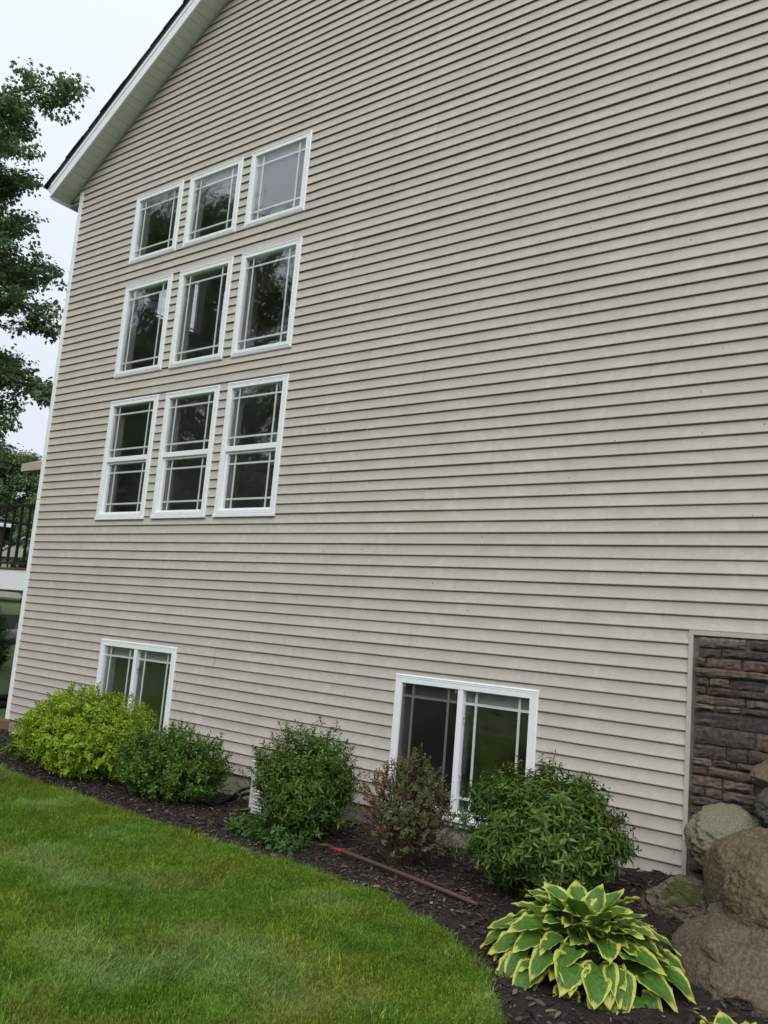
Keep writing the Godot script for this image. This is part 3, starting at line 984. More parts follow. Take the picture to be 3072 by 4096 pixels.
func build_grass() -> void:
	rng.seed = 919
	var kinds := []
	for k in 5:
		var b := MB.new()
		for i in 14:
			var a := rnd(0, TAU)
			var v := rnd(0.4, 1.9)
			b.tint = Color(v * rnd(0.85, 1.25), v, v * rnd(0.8, 1.2))
			if rng.randf() < 0.1:
				b.tint = Color(2.6, 1.7, 2.4) * rnd(0.7, 1.2)
			blade(b, Vector3(rnd(-0.024, 0.024), -0.006, rnd(-0.024, 0.024)), Vector3(cos(a), 0, sin(a)), rnd(0.035, 0.085), rnd(0.0013, 0.0025), rnd(0.2, 0.9))
		kinds.append(b.mesh(true))
	var patch := FastNoiseLite.new()
	patch.seed = 33
	patch.frequency = 0.85
	patch.fractal_octaves = 3
	var at := [[], [], [], [], []]
	var col := [[], [], [], [], []]
	var tries := 0
	while tries < 190000:
		tries += 1
		var x := rnd(-3.5, 9.4)
		var z := rnd(1.1, 7.2)
		if z < edge(x) + 0.012 + 0.05 * patch.get_noise_2d(x * 9.0, 3.0):
			continue
		# thick where the picture looks, thinner away from it
		var line := 1.6 + (x - 2.7) * 0.56      # the left border of the view on the ground
		var beyond := maxf(0.0, z - line) + maxf(0.0, 2.4 - x) * 0.5
		if rng.randf() > exp(-maxf(0.0, beyond - 0.5) * 1.1) + 0.08:
			continue
		var k := rng.randi() % 5
		var s := rnd(0.75, 1.25)
		var n1 := patch.get_noise_2d(x, z)
		var n2 := patch.get_noise_2d(x * 0.9 + 40.0, z * 1.3)
		var n3 := patch.get_noise_2d(x * 2.1 - 70.0, z * 2.1)
		var n4 := patch.get_noise_2d(x * 5.0 + 9.0, z * 5.0)
		s *= 1.0 + 0.45 * n4 + (0.4 if rng.randf() < 0.04 else 0.0)
		var lean := Vector3(n2, 0, n3 - 0.2) * 0.5
		var basis := Basis(Quaternion(Vector3.UP, (Vector3.UP + lean).normalized())) * Basis(Vector3.UP, rnd(0, TAU))
		at[k].append(Transform3D(basis.scaled(Vector3.ONE * s), Vector3(x, land(x, z), z)))
		var c := Color(0.15, 0.275, 0.032)
		c = c.lerp(Color(0.21, 0.31, 0.038), smoothstep(-0.25, 0.45, n1))
		c = c.lerp(Color(0.12, 0.235, 0.022), 0.6 * smoothstep(0.05, 0.5, n3))
		c = c.lerp(Color(0.28, 0.37, 0.16), 0.36 * smoothstep(0.05, 0.42, n2))
		c = c.lerp(Color(0.26, 0.23, 0.06), 0.35 * smoothstep(0.2, 0.5, patch.get_noise_2d(x * 1.4 + 11.0, z * 1.4 - 25.0)))
		c *= rnd(0.95, 1.8)
		c.a = 1.0
		col[k].append(c)
	var h := Node3D.new()
	h.name = "lawn_grass"
	add_child(h)
	h.set_meta("kind", "stuff")
	h.set_meta("label", "mown lawn of mixed green, bluish and browned grass")
	h.set_meta("category", "grass")
	for k in 5:
		many("grass_tufts", kinds[k], M.grass, h, at[k], col[k])
	# black plastic edging between lawn and bed
	var pts := []
	var rad := []
	for i in 110:
		var x := lerpf(-0.85, 9.15, i / 109.0)
		var z := edge(x)
		pts.append(Vector3(x, land(x, z) + 0.006 + 0.006 * sin(i * 1.7), z))
		rad.append(0.014)
	var e := MB.new()
	e.tube(pts, rad, 8)
	for i in 109:
		e.face(pts[i], pts[i + 1], pts[i + 1] - Vector3(0, 0.09, 0), pts[i] - Vector3(0, 0.09, 0))
	var o := part("lawn_edging", e.mesh(true), M.edging, self)
	tag(o, "black plastic edging strip between lawn and mulch bed", "lawn edging")

# ---------------------------------------------------------------- leaves and shrubs
func leaf(b: MB, p: Vector3, along: Vector3, up: Vector3, length: float, width: float, fold: float, droop: float) -> void:
	var x := along.normalized()
	var s := x.cross(up).normalized()
	var n := s.cross(x).normalized()
	var m1 := p + x * length * 0.32 - n * 0.0
	var m2 := p + x * length * 0.68 - n * droop * length * 0.25
	var tip := p + x * length * 0.97 - n * droop * length * 0.6
	var w1 := s * width * 0.5
	var w2 := s * width * 0.42
	var a := b.vert(p)
	var c1 := b.vert(m1)
	var c2 := b.vert(m2)
	var t := b.vert(tip)
	var l1 := b.vert(m1 + w1 + n * fold * width)
	var r1 := b.vert(m1 - w1 + n * fold * width)
	var l2 := b.vert(m2 + w2 + n * fold * width * 0.9)
	var r2 := b.vert(m2 - w2 + n * fold * width * 0.9)
	b.tri(a, l1, c1)
	b.tri(a, c1, r1)
	b.quad(c1, l1, l2, c2)
	b.quad(r1, c1, c2, r2)
	b.tri(c2, l2, t)
	b.tri(r2, c2, t)

func sprig(count: int, length: float, leaf_l: float, leaf_w: float, tones: Array, droop := 0.5, spread_ := 0.8, stalk := Color(0.05, 0.05, 0.02)) -> ArrayMesh:
	var b := MB.new()
	b.tint = stalk
	b.tube([Vector3.ZERO, Vector3(0.03, 0.5, 0.0) * length, Vector3(0.0, 1.0, 0.02) * length], [0.0016, 0.0013, 0.0008], 3, false)
	for i in count:
		var t := (i + 0.6) / count
		var a := i * 2.4 + rnd(-0.5, 0.5)
		var out := Vector3(cos(a), 0, sin(a))
		var tilt := lerpf(spread_, 0.35, t * t)
		var dir := (out * tilt + Vector3.UP * (1.0 - tilt * 0.75)).normalized()
		var tone: Color = tones[rng.randi() % tones.size()]
		b.tint = tone * rnd(0.82, 1.2)
		b.tint.a = 1.0
		var s := rnd(0.7, 1.15) * (1.0 - 0.35 * t)
		leaf(b, Vector3(0, length * t, 0), dir, (Vector3.UP * 1.0 - out * 0.35 + Vector3(rnd(-0.3, 0.3), 0, rnd(-0.3, 0.3))), leaf_l * s, leaf_w * s, 0.18, droop * rnd(0.4, 1.4))
	return b.mesh(true)

# form: points round an egg-shaped outline; gaps and tips from noise
func shrub(called: String, label: String, at: Vector3, r: Vector3, opts: Dictionary) -> Node3D:
	rng.seed = opts.seed
	var t := thing(called, label, "shrub", at, 0.0, opts.get("group", "shrubs along the wall"))
	var n := FastNoiseLite.new()
	n.seed = opts.seed
	n.frequency = 1.0
	var stems := MB.new()
	var tips := []
	var base_r: float = opts.get("base", 0.25)
	for i in opts.stems:
		var d := Vector3(rnd(-1, 1), rnd(-0.1, 1), rnd(-1, 1)).normalized()
		var end := Vector3(d.x * r.x, r.y * (0.55 + 0.45 * d.y) * 1.0 + r.y * 0.35 * d.y, d.z * r.z) * rnd(0.8, 0.98)
		end.y = clampf(end.y, 0.08, r.y * 1.9)
		var root := Vector3(d.x * r.x * base_r * rnd(0.3, 1), -0.03, d.z * r.z * base_r * rnd(0.3, 1))
		var mid := root.lerp(end, 0.5) + Vector3(d.x * -0.03, r.y * 0.12, d.z * -0.03)
		var rad: float = opts.get("stem_r", 0.005)
		stems.tube([root, mid, end], [rad, rad * 0.7, rad * 0.35], 4, false)
		for k in opts.get("forks", 2):
			var f := mid.lerp(end, rnd(0.0, 0.7))
			var e2: Vector3 = end + Vector3(rnd(-1, 1), rnd(-0.5, 0.8), rnd(-1, 1)) * opts.get("fork_l", 0.12)
			stems.tube([f, f.lerp(e2, 0.5) + Vector3(0, 0.02, 0), e2], [rad * 0.55, rad * 0.4, rad * 0.2], 3, false)
			tips.append([e2, (e2 - f).normalized()])
	part("stems", stems.mesh(true), opts.get("twig", M.twig), t)
	var forms := []
	for k in 4:
		forms.append(sprig(opts.leaves, opts.sprig_l, opts.leaf_l, opts.leaf_w, opts.tones, opts.get("droop", 0.5), opts.get("splay", 0.8)))
	var places := [[], [], [], []]
	var tints := [[], [], [], []]
	var cy: float = r.y
	var made := 0
	var tries := 0
	while made < opts.sprigs and tries < opts.sprigs * 30:
		tries += 1
		var d := Vector3(rnd(-1, 1), rnd(-1, 1), rnd(-1, 1))
		if d.length() > 1.0 or d.length() < 0.1:
			continue
		d = d.normalized()
		var depth: float = 1.0 - pow(rng.randf(), 1.7) * opts.get("shell", 0.5)
		var rough: float = 1.0 + opts.get("rough", 0.12) * n.get_noise_3d(d.x * 2.6 + 9.0, d.y * 2.6, d.z * 2.6) * 2.0
		var flat: float = 1.0
		if d.y < 0.0:
			flat = lerpf(1.0, opts.get("skirt", 0.85), -d.y)
		var p: Vector3 = Vector3(d.x * r.x * flat, cy + d.y * r.y, d.z * r.z * flat) * depth * Vector3(rough, 1.0, rough) + Vector3(0, cy * (1.0 - depth) * 1.0, 0)
		if d.y > 0.0:
			p.y *= lerpf(1.0, rough, d.y)
		if p.y < 0.02:
			continue
		if opts.has("keep") and not opts.keep.call(p, d):
			continue
		var g := n.get_noise_3d(p.x * 5.0, p.y * 5.0, p.z * 5.0 + 40.0)
		if g < opts.get("gap", -0.42):
			continue
		var dir := (d * 0.75 + Vector3(0, opts.get("rise", 0.55), 0) + Vector3(rnd(-0.45, 0.45), rnd(-0.3, 0.3), rnd(-0.45, 0.45))).normalized()
		var s := rnd(0.55, 1.3)
		var k := rng.randi() % 4
		places[k].append(Transform3D(facing(dir, rnd(0, TAU)).scaled(Vector3.ONE * s), p - dir * opts.sprig_l * 0.6))
		var tone := 1.0 + 0.35 * n.get_noise_3d(p.x * 3.0 + 70.0, p.y * 3.0, p.z * 3.0)
		var warm := 1.0 + 0.14 * n.get_noise_3d(p.x * 2.0 - 30.0, p.y * 2.0, p.z * 2.0)
		var c := Color(tone * warm, tone, tone * (2.0 - warm)) * rnd(0.85, 1.15)
		if opts.has("tint"):
			c = opts.tint.call(c, p, d, n)
		c.a = 1.0
		tints[k].append(c)
		made += 1
	for tip in tips:
		if rng.randf() < opts.get("tip_leaves", 0.8):
			if opts.has("keep") and not opts.keep.call(tip[0], (tip[0] - Vector3(0, cy, 0)).normalized()):
				continue
			var k := rng.randi() % 4
			places[k].append(Transform3D(facing(tip[1] + Vector3(0, 0.3, 0), rnd(0, TAU)), tip[0] - tip[1] * 0.02))
			tints[k].append(Color.WHITE * rnd(0.85, 1.15))
	var leaves := hold("foliage", t)
	leaves.set_meta("kind", "stuff")
	for k in 4:
		many("leaves", forms[k], opts.get("mat", M.leaf), leaves, places[k], tints[k])
	return t

func place(x: float, z: float, sink := 0.0) -> Vector3:
	return Vector3(x, land(x, z) - sink, z)

func build_shrubs() -> void:
	shrub("golden_spirea", "yellow-green spirea shrub at the left end of the bed", place(3.08, 0.94), Vector3(0.76, 0.41, 0.58), {
		seed = 1, stems = 60, forks = 3, leaves = 10, sprig_l = 0.085, leaf_l = 0.052, leaf_w = 0.021, sprigs = 2900, shell = 0.55, rough = 0.13, skirt = 1.0, droop = 0.4, rise = 0.45, base = 0.35,
		tones = [Color(0.29, 0.41, 0.03), Color(0.22, 0.34, 0.025), Color(0.38, 0.49, 0.05), Color(0.14, 0.25, 0.02)]})
	shrub("green_spirea", "loose mid-green spirea shrub beside the yellow-green one", place(4.34, 0.88), Vector3(0.55, 0.32, 0.46), {
		seed = 2, stems = 50, forks = 3, fork_l = 0.16, leaves = 9, sprig_l = 0.085, leaf_l = 0.046, leaf_w = 0.019, sprigs = 1750, shell = 0.6, rough = 0.18, skirt = 0.95, droop = 0.4, rise = 0.5, base = 0.3, gap = -0.36,
		tones = [Color(0.085, 0.175, 0.028), Color(0.062, 0.135, 0.024), Color(0.13, 0.225, 0.034), Color(0.048, 0.11, 0.02), Color(0.17, 0.27, 0.04)]})
	shrub("clipped_shrub", "rounded dark green shrub in front of the white condenser", place(6.0, 0.93), Vector3(0.44, 0.41, 0.41), {
		seed = 3, stems = 70, forks = 2, leaves = 10, sprig_l = 0.075, leaf_l = 0.05, leaf_w = 0.016, sprigs = 2100, shell = 0.62, rough = 0.17, skirt = 0.75, droop = 1.0, rise = 0.35, base = 0.35, gap = -0.34, fork_l = 0.15,
		tones = [Color(0.075, 0.14, 0.026), Color(0.05, 0.1, 0.02), Color(0.12, 0.2, 0.035), Color(0.036, 0.078, 0.017), Color(0.15, 0.23, 0.04)]})
	var half := func(p: Vector3, d: Vector3) -> bool:
		return p.x > -0.1 + 0.12 * sin(p.y * 9.0) or rng.randf() < 0.05
	var bronze := func(c: Color, p: Vector3, d: Vector3, n: FastNoiseLite) -> Color:
		var q := n.get_noise_3d(p.x * 4.0 + 5.0, p.y * 4.0, p.z * 4.0)
		if q > 0.2 or p.x < -0.02:
			return c * Color(1.6, 0.85, 1.15) * rng.randf_range(0.7, 1.3)
		return c
	shrub("barberry", "half-bare barberry with bronze leaves and exposed twigs", place(6.98, 0.95), Vector3(0.36, 0.41, 0.33), {
		seed = 4, stems = 120, forks = 5, fork_l = 0.1, leaves = 10, sprig_l = 0.07, leaf_l = 0.028, leaf_w = 0.018, sprigs = 900, shell = 0.6, rough = 0.1, skirt = 0.32, droop = 0.3, rise = 0.5, base = 0.16, gap = -0.3, stem_r = 0.0042, tip_leaves = 0.5,
		keep = half, tint = bronze, twig = M.red_twig,
		tones = [Color(0.1, 0.14, 0.045), Color(0.07, 0.105, 0.035), Color(0.16, 0.18, 0.08), Color(0.2, 0.15, 0.08)]})
	shrub("leafy_shrub", "broad bright green shrub right of the basement slider", place(8.06, 0.86), Vector3(0.53, 0.39, 0.48), {
		seed = 5, stems = 80, forks = 2, leaves = 10, sprig_l = 0.085, leaf_l = 0.056, leaf_w = 0.0185, sprigs = 2350, shell = 0.62, rough = 0.17, skirt = 0.85, droop = 1.3, rise = 0.35, base = 0.35, gap = -0.34, fork_l = 0.15,
		tones = [Color(0.08, 0.145, 0.028), Color(0.056, 0.108, 0.022), Color(0.125, 0.2, 0.038), Color(0.04, 0.082, 0.018), Color(0.155, 0.235, 0.05)]})
	# low growth at the feet of the bushes
	for q in [[2.15, 1.08, 0.2, 0.11, "low leafy plant at the left foot of the golden spirea", 11], [5.75, 1.26, 0.15, 0.06, "low green shoots on mulch at the left foot of the rounded shrub", 12], [6.2, 1.36, 0.28, 0.06, "low green shoots on mulch at the right foot of the rounded shrub", 13], [8.42, 1.15, 0.22, 0.12, "small green shoots between the broad shrub and the hosta", 14]]:
		shrub("low_shoots", q[4], place(q[0], q[1]), Vector3(q[2], q[3], 0.16), {
			seed = q[5], stems = 12, forks = 1, leaves = 8, sprig_l = 0.06, leaf_l = 0.045, leaf_w = 0.022, sprigs = 110, shell = 0.9, rough = 0.2, skirt = 1.0, droop = 0.6, rise = 0.6, base = 0.6, stem_r = 0.002, group = "low shoots in the bed",
			tones = [Color(0.07, 0.15, 0.032), Color(0.05, 0.115, 0.026), Color(0.1, 0.18, 0.04)]})

# ---------------------------------------------------------------- hosta
func hosta_leaf(seed_: int) -> ArrayMesh:
	rng.seed = 700 + seed_
	var n := FastNoiseLite.new()
	n.seed = seed_
	n.frequency = 1.0
	var b := MB.new()
	var nu := 14
	var nt := 14
	var bend := rnd(0.3, 0.75)
	var cup := rnd(0.14, 0.42)
	var twist := rnd(-0.35, 0.35)
	for j in nt + 1:
		var t := float(j) / nt
		var w := 0.45 * pow(sin(PI * pow(t * 0.985 + 0.015, 0.62)), 0.8) * (1.0 - 0.22 * t)
		for i in nu + 1:
			var u := i / (nu / 2.0) - 1.0
			var back := 0.17 * pow(absf(u), 1.5) * pow(1.0 - t, 3.0)
			var z := t - back
			var x := u * w
			var y := cup * absf(x) * (1.0 - 0.45 * t) - bend * t * t * 0.55
			y += 0.014 * sin(absf(u) * 15.0) * (1.0 - t) * smoothstep(0.0, 0.15, t)
			y += 0.13 * pow(absf(u), 2.5) * n.get_noise_2d(t * 3.2, 4.0 * signf(u))
			y += twist * x * t
			b.vert(Vector3(x, y, z), Vector2(i / float(nu), t))
	for j in nt:
		for i in nu:
			var k := j * (nu + 1) + i
			b.quad(k, k + nu + 1, k + nu + 2, k + 1)
	return b.mesh(true)

func build_hosta(label: String, at: Vector3, scale_: float, seed_: int) -> void:
	var t := thing("hosta", label, "hosta", at, 0.0, "variegated hostas")
	var forms := []
	for k in 9:
		forms.append(hosta_leaf(k))
	rng.seed = seed_
	var stalk := surf(lin(0.12, 0.2, 0.05), 0.5)
	var rings := [[5, 0.02, 0.2, 1.0, 0.165], [8, 0.1, 0.23, 1.05, 0.185], [10, 0.09, 0.23, 0.7, 0.175], [13, 0.16, 0.22, 0.45, 0.175], [15, 0.23, 0.19, 0.2, 0.18], [17, 0.3, 0.15, -0.05, 0.18], [18, 0.35, 0.1, -0.3, 0.175], [17, 0.35, 0.055, -0.4, 0.165], [10, 0.17, 0.13, 0.5, 0.155], [9, 0.1, 0.19, 0.25, 0.15], [12, 0.27, 0.08, 0.1, 0.155]]
	for r in rings:
		for i in r[0]:
			var a: float = TAU * (i + rnd(-0.3, 0.3)) / r[0] + r[1] * 9.0
			var out := Vector3(cos(a), 0, sin(a))
			var p: Vector3 = out * r[1] * rnd(0.85, 1.15) + Vector3.UP * (r[2] + rnd(-0.025, 0.03))
			var elev: float = r[3] + rnd(-0.2, 0.2)
			var fwd := (out * cos(elev) + Vector3.UP * sin(elev)).normalized()
			fwd = fwd.rotated(Vector3.UP, rnd(-0.3, 0.3))
			var side := Vector3.UP.cross(fwd).normalized()
			var up := fwd.cross(side)
			var basis := Basis(side, up, fwd) * Basis(Vector3(0, 0, 1), rnd(-0.3, 0.3))
			var s: float = r[4] * rnd(0.85, 1.12)
			var lf := part("leaf", forms[rng.randi() % 9], M.hosta[rng.randi() % 4], t, Transform3D(basis.scaled(Vector3.ONE * s * scale_), p * scale_))
			var st := MB.new()
			var to := p * scale_
			st.tube([out * 0.03 * scale_ + Vector3(0, -0.02, 0), to * Vector3(0.5, 0.75, 0.5) , to + fwd * 0.01], [0.005, 0.0045, 0.003], 5, false)
			part("petiole", st.mesh(true), stalk, t)

# ---------------------------------------------------------------- boulders
func rock_mesh(seed_: int, rough := 0.12, patch := Vector3.ZERO, detail := 40) -> ArrayMesh:      # patch: only a ragged crust of the surface round that direction
	var n := FastNoiseLite.new()
	n.seed = seed_
	n.frequency = 0.55
	n.fractal_octaves = 4
	var cuts := []
	rng.seed = seed_ * 17
	for k in 9:
		cuts.append([Vector3(rnd(-1, 1), rnd(-0.6, 1), rnd(-1, 1)).normalized(), rnd(0.8, 0.97)])
	var b := MB.new()
	var id := {}
	for f in 6:
		for j in detail + 1:
			for i in detail + 1:
				var u := i * 2.0 / detail - 1.0
				var v := j * 2.0 / detail - 1.0
				var c: Vector3 = [Vector3(u, v, 1), Vector3(-u, v, -1), Vector3(1, v, -u), Vector3(-1, v, u), Vector3(u, 1, -v), Vector3(u, -1, v)][f]
				var key := Vector3i((c * detail * 2.0).round())
				if not id.has(key):
					var d := c.normalized()
					var r := 1.0 + rough * n.get_noise_3d(d.x * 3.0, d.y * 3.0, d.z * 3.0) * 2.0 + 0.06 * n.get_noise_3d(d.x * 9.0, d.y * 9.0, d.z * 9.0) - 0.05 * pow(maxf(0.0, 1.0 - absf(n.get_noise_3d(d.x * 2.2 + 40.0, d.y * 3.4, d.z * 2.2)) * 9.0), 2.0)
					for q in cuts:
						var h: float = d.dot(q[0]) * r
						if h > q[1]:
							r *= lerpf(1.0, q[1] / h, 0.85)
					id[key] = b.vert(d * (r if patch == Vector3.ZERO else r * 1.012))
	for f in 6:
		for j in detail:
			for i in detail:
				var q := []
				for o in [[0, 0], [0, 1], [1, 1], [1, 0]]:
					var u: float = (i + o[0]) * 2.0 / detail - 1.0
					var v: float = (j + o[1]) * 2.0 / detail - 1.0
					var c: Vector3 = [Vector3(u, v, 1), Vector3(-u, v, -1), Vector3(1, v, -u), Vector3(-1, v, u), Vector3(u, 1, -v), Vector3(u, -1, v)][f]
					q.append(id[Vector3i((c * detail * 2.0).round())])
				if patch != Vector3.ZERO:
					var far: float = b.v[q[0]].normalized().distance_to(patch.normalized())
					if far + 0.55 * n.get_noise_3d(b.v[q[0]].x * 9.0, b.v[q[0]].y * 9.0, b.v[q[0]].z * 9.0) > 0.34:
						continue
				b.quad(q[0], q[1], q[2], q[3])
	return b.mesh(true)

func boulder(label: String, at: Vector3, r: Vector3, turn: Vector3, mat: Material, seed_: int, rough := 0.12, group := "boulders stacked beside the stone veneer") -> MeshInstance3D:
	var o := part(numbered("boulder"), rock_mesh(seed_, rough), mat, self, Transform3D(Basis.from_euler(turn).scaled_local(r), at))
	tag(o, label, "boulder", group)
	return o

func build_boulders() -> void:
	boulder("pale speckled granite boulder resting against the stone wall", Vector3(9.12, 0.4, 0.36), Vector3(0.27, 0.215, 0.26), Vector3(0.1, 0.3, -0.12), M.granite, 3, 0.07)
	boulder("grey-green mossy boulder high at the right edge", Vector3(9.47, 0.66, 0.42), Vector3(0.2, 0.15, 0.2), Vector3(0, 0.5, 0.1), M.moss_rock, 4, 0.08)
	boulder("tan boulder topmost of the pile at the right edge", Vector3(9.41, 0.84, 0.26), Vector3(0.2, 0.1, 0.18), Vector3(0.1, 0.2, 0.1), M.tan_rock, 5, 0.08)
	boulder("large smooth brown boulder under the speckled granite one", Vector3(9.34, 0.24, 0.62), Vector3(0.33, 0.3, 0.3), Vector3(0.2, 0.4, 0.45), M.brown_rock, 6, 0.06)
	boulder("round ochre-brown boulder in front at the right edge", Vector3(9.54, 0.19, 0.98), Vector3(0.29, 0.33, 0.28), Vector3(0.1, 0.9, 0.3), M.brown_rock, 17, 0.05)
	var low := boulder("low sloping grey-brown rock with a moss patch beside the mulch", Vector3(8.98, -0.06, 0.52), Vector3(0.36, 0.2, 0.24), Vector3(0.35, 0.35, -0.28), M.grey_rock, 28, 0.1)
	boulder("big dark grey rock at the bottom of the boulder pile", Vector3(9.48, -0.18, 1.16), Vector3(0.44, 0.37, 0.52), Vector3(0.3, 0.35, -0.3), M.grey_rock, 9, 0.12)
	boulder("small mossy tan stone low at the right edge", Vector3(9.66, -0.05, 1.36), Vector3(0.15, 0.09, 0.14), Vector3(0, 0.3, 0.1), M.tan_rock, 10, 0.08)
	# the pile goes on to the right, out of the picture
	boulder("grey boulder filling behind the ochre one", Vector3(9.95, 0.1, 0.75), Vector3(0.36, 0.4, 0.36), Vector3(0.2, 0.8, 0.1), M.grey_rock, 21, 0.08)
	boulder("brown boulder at the back of the pile by the veneer", Vector3(9.85, 0.5, 0.32), Vector3(0.28, 0.3, 0.24), Vector3(0.2, 1.3, 0.4), M.brown_rock, 22, 0.08)
	# moss grows on the low rock
	part("moss_patch", rock_mesh(28, 0.1, Vector3(-0.45, 0.8, 0.35), 60), M.moss, low)
	var k := 0
	for q in [[12.3, 0.5, 0.36, 0.26, "pale grey boulder, upper one on the far mulch bank"], [11.7, 0.14, 0.32, 0.22, "whitish boulder, lower left one on the far mulch bank"], [11.8, 0.66, 0.2, 0.15, "grey boulder by the corner board on the far mulch bank"], [12.15, -0.16, 0.22, 0.16, "pale boulder at the left border on the far mulch bank"]]:
		var p: Vector3 = Vector3(-0.87, 0, -0.48) * q[0] + Vector3(0.48, 0, -0.87) * q[1]
		boulder(q[4], Vector3(p.x, land(p.x, p.z) + q[3] * 0.55, p.z), Vector3(q[2], q[3], q[2] * 0.8), Vector3(0.1, k * 1.1, 0.15), M.far_rock, 30 + k, 0.1, "boulders on the far bank")
		k += 1
# ---------------------------------------------------------------- trees
func maple_leaf(b: MB, p: Vector3, along: Vector3, up: Vector3, s: float) -> void:      # a five-lobed blade, bent along its midrib
	var x := along.normalized()
	var w := x.cross(up).normalized()
	var n := w.cross(x).normalized()
	var out := [[0.0, 0.0], [0.12, 0.42], [0.4, 0.3], [0.55, 0.5], [0.66, 0.22], [1.0, 0.0]]
	var base := b.vert(p)
	var left := []
	var right := []
	for q in out:
		left.append(b.vert(p + x * s * q[0] + w * s * q[1] + n * s * 0.25 * q[1] - n * s * 0.2 * q[0] * q[0]))
		right.append(b.vert(p + x * s * q[0] - w * s * q[1] + n * s * 0.25 * q[1] - n * s * 0.2 * q[0] * q[0]))
	var mid := b.vert(p + x * s * 0.45 - n * s * 0.05)
	for k in 5:
		b.tri(mid, left[k + 1], left[k])
		b.tri(mid, right[k], right[k + 1])

func tree_sprig(tones: Array) -> ArrayMesh:
	var b := MB.new()
	for i in 13:
		var d := Vector3(rnd(-1, 1), rnd(-0.7, 0.5), rnd(-1, 1)).normalized()
		var tone: Color = tones[rng.randi() % tones.size()]
		b.tint = tone * rnd(0.75, 1.25)
		b.tint.a = 1.0
		maple_leaf(b, d * rnd(0.02, 0.2), (d + Vector3(0, -0.45, 0)).normalized(), (Vector3.UP + d * 0.6 + Vector3(rnd(-0.5, 0.5), 0, rnd(-0.5, 0.5))).normalized(), rnd(0.06, 0.115))
	return b.mesh(true)

func make_tree(called: String, label: String, at: Vector3, height: float, radius: float, seed_: int, group: String, density := 1.0, low := 0.16) -> Node3D:
	rng.seed = seed_
	var t := thing(called, label, "tree", at, 0.0, group)
	var wood := MB.new()
	var limbs := MB.new()
	var lead := []
	var lr := []
	for i in 9:
		var f := i / 8.0
		lead.append(Vector3(rnd(-0.2, 0.2) * f * 2.0, height * 0.9 * f - 0.2, rnd(-0.2, 0.2) * f * 2.0))
		lr.append(lerpf(0.022 * height, 0.012, pow(f, 0.8)))
	wood.tube(lead, lr, 10)
	var spots := []
	var count := 44
	for i in count:
		var f := low + (0.96 - low) * (i + 0.5) / count
		var a := i * 2.4 + rnd(-0.4, 0.4)
		var k := clampi(int(f / 0.9 * 8.0), 0, 7)
		var root: Vector3 = lead[k].lerp(lead[k + 1], clampf(f / 0.9 * 8.0 - k, 0, 1)) if f < 0.9 else lead[8]
		var prof := pow(sin(PI * clampf((f - low) / (1.06 - low) * 0.78 + 0.2, 0, 1)), 0.8)
		var length := radius * prof * rnd(0.75, 1.15)
		var out := Vector3(cos(a), 0, sin(a))
		var rise := lerpf(0.35, 1.3, f)
		var end := root + out * length + Vector3.UP * length * rise * 0.45
		var mid := root.lerp(end, 0.5) + Vector3.UP * length * 0.12
		var rr := maxf(0.012, 0.011 * length * 1.6)
		limbs.tube([root, mid, end], [rr * 1.5, rr, rr * 0.4], 5, false)
		for j in 7:
			var f2 := 0.25 + 0.75 * (j + rnd(0, 1)) / 7.0
			var p := root.lerp(mid, f2 * 2.0) if f2 < 0.5 else mid.lerp(end, f2 * 2.0 - 1.0)
			var d := (out * 0.6 + Vector3(rnd(-1, 1), rnd(-0.35, 0.6), rnd(-1, 1))).normalized()
			var l2 := (0.35 + length * 0.28) * rnd(0.7, 1.2) * (1.15 - 0.5 * f2)
			var e2 := p + d * l2 + Vector3(0, -0.08, 0)
			limbs.tube([p, p.lerp(e2, 0.5) + Vector3(0, 0.05, 0), e2], [rr * 0.5, rr * 0.32, 0.005], 4, false)
			for m in 4:
				var f3 := 0.3 + 0.7 * rng.randf()
				var q := p.lerp(e2, f3)
				var e3 := q + Vector3(rnd(-1, 1), rnd(-0.55, 0.5), rnd(-1, 1)).normalized() * rnd(0.25, 0.6)
				limbs.tube([q, e3], [0.006, 0.003], 3, false)
				spots.append([q, e3])
	part("trunk", wood.mesh(true), M.bark, t)
	part("limbs", limbs.mesh(true), M.bark, t)
	var forms := []
	var tones := [Color(0.12, 0.185, 0.095), Color(0.095, 0.155, 0.08), Color(0.155, 0.23, 0.11), Color(0.2, 0.28, 0.125)]
	for k in 4:
		forms.append(tree_sprig(tones))
	var places := [[], [], [], []]
	var tints := [[], [], [], []]
	for s in spots:
		var bunch := int(rnd(7, 13) * density)
		var tone := rnd(0.75, 1.3)
		for i in bunch:
			var p: Vector3 = s[0].lerp(s[1], rnd(0.1, 1.15)) + Vector3(rnd(-1, 1), rnd(-0.8, 0.5), rnd(-1, 1)) * 0.24
			var k := rng.randi() % 4
			places[k].append(Transform3D(Basis.from_euler(Vector3(rnd(-0.5, 0.5), rnd(0, TAU), rnd(-0.5, 0.5))).scaled(Vector3.ONE * rnd(0.8, 1.25)), p))
			var c := Color(1, 1, 1) * tone * rnd(0.8, 1.2)
			c.r *= rnd(0.9, 1.15)
			c.a = 1.0
			tints[k].append(c)
	var crown := hold("crown", t)
	crown.set_meta("kind", "stuff")
	for k in 4:
		many("leaves", forms[k], M.leaf, crown, places[k], tints[k])
	return t

func again(o: Node3D, label: String, at: Vector3, turn: float, size: Vector3, group: String) -> void:
	var c: Node3D = o.duplicate()
	c.name = numbered(String(o.name).trim_suffix("_001"))
	add_child(c)
	c.transform = Transform3D(Basis(Vector3.UP, turn).scaled_local(size), at)
	c.set_meta("label", label)
	c.set_meta("group", group)

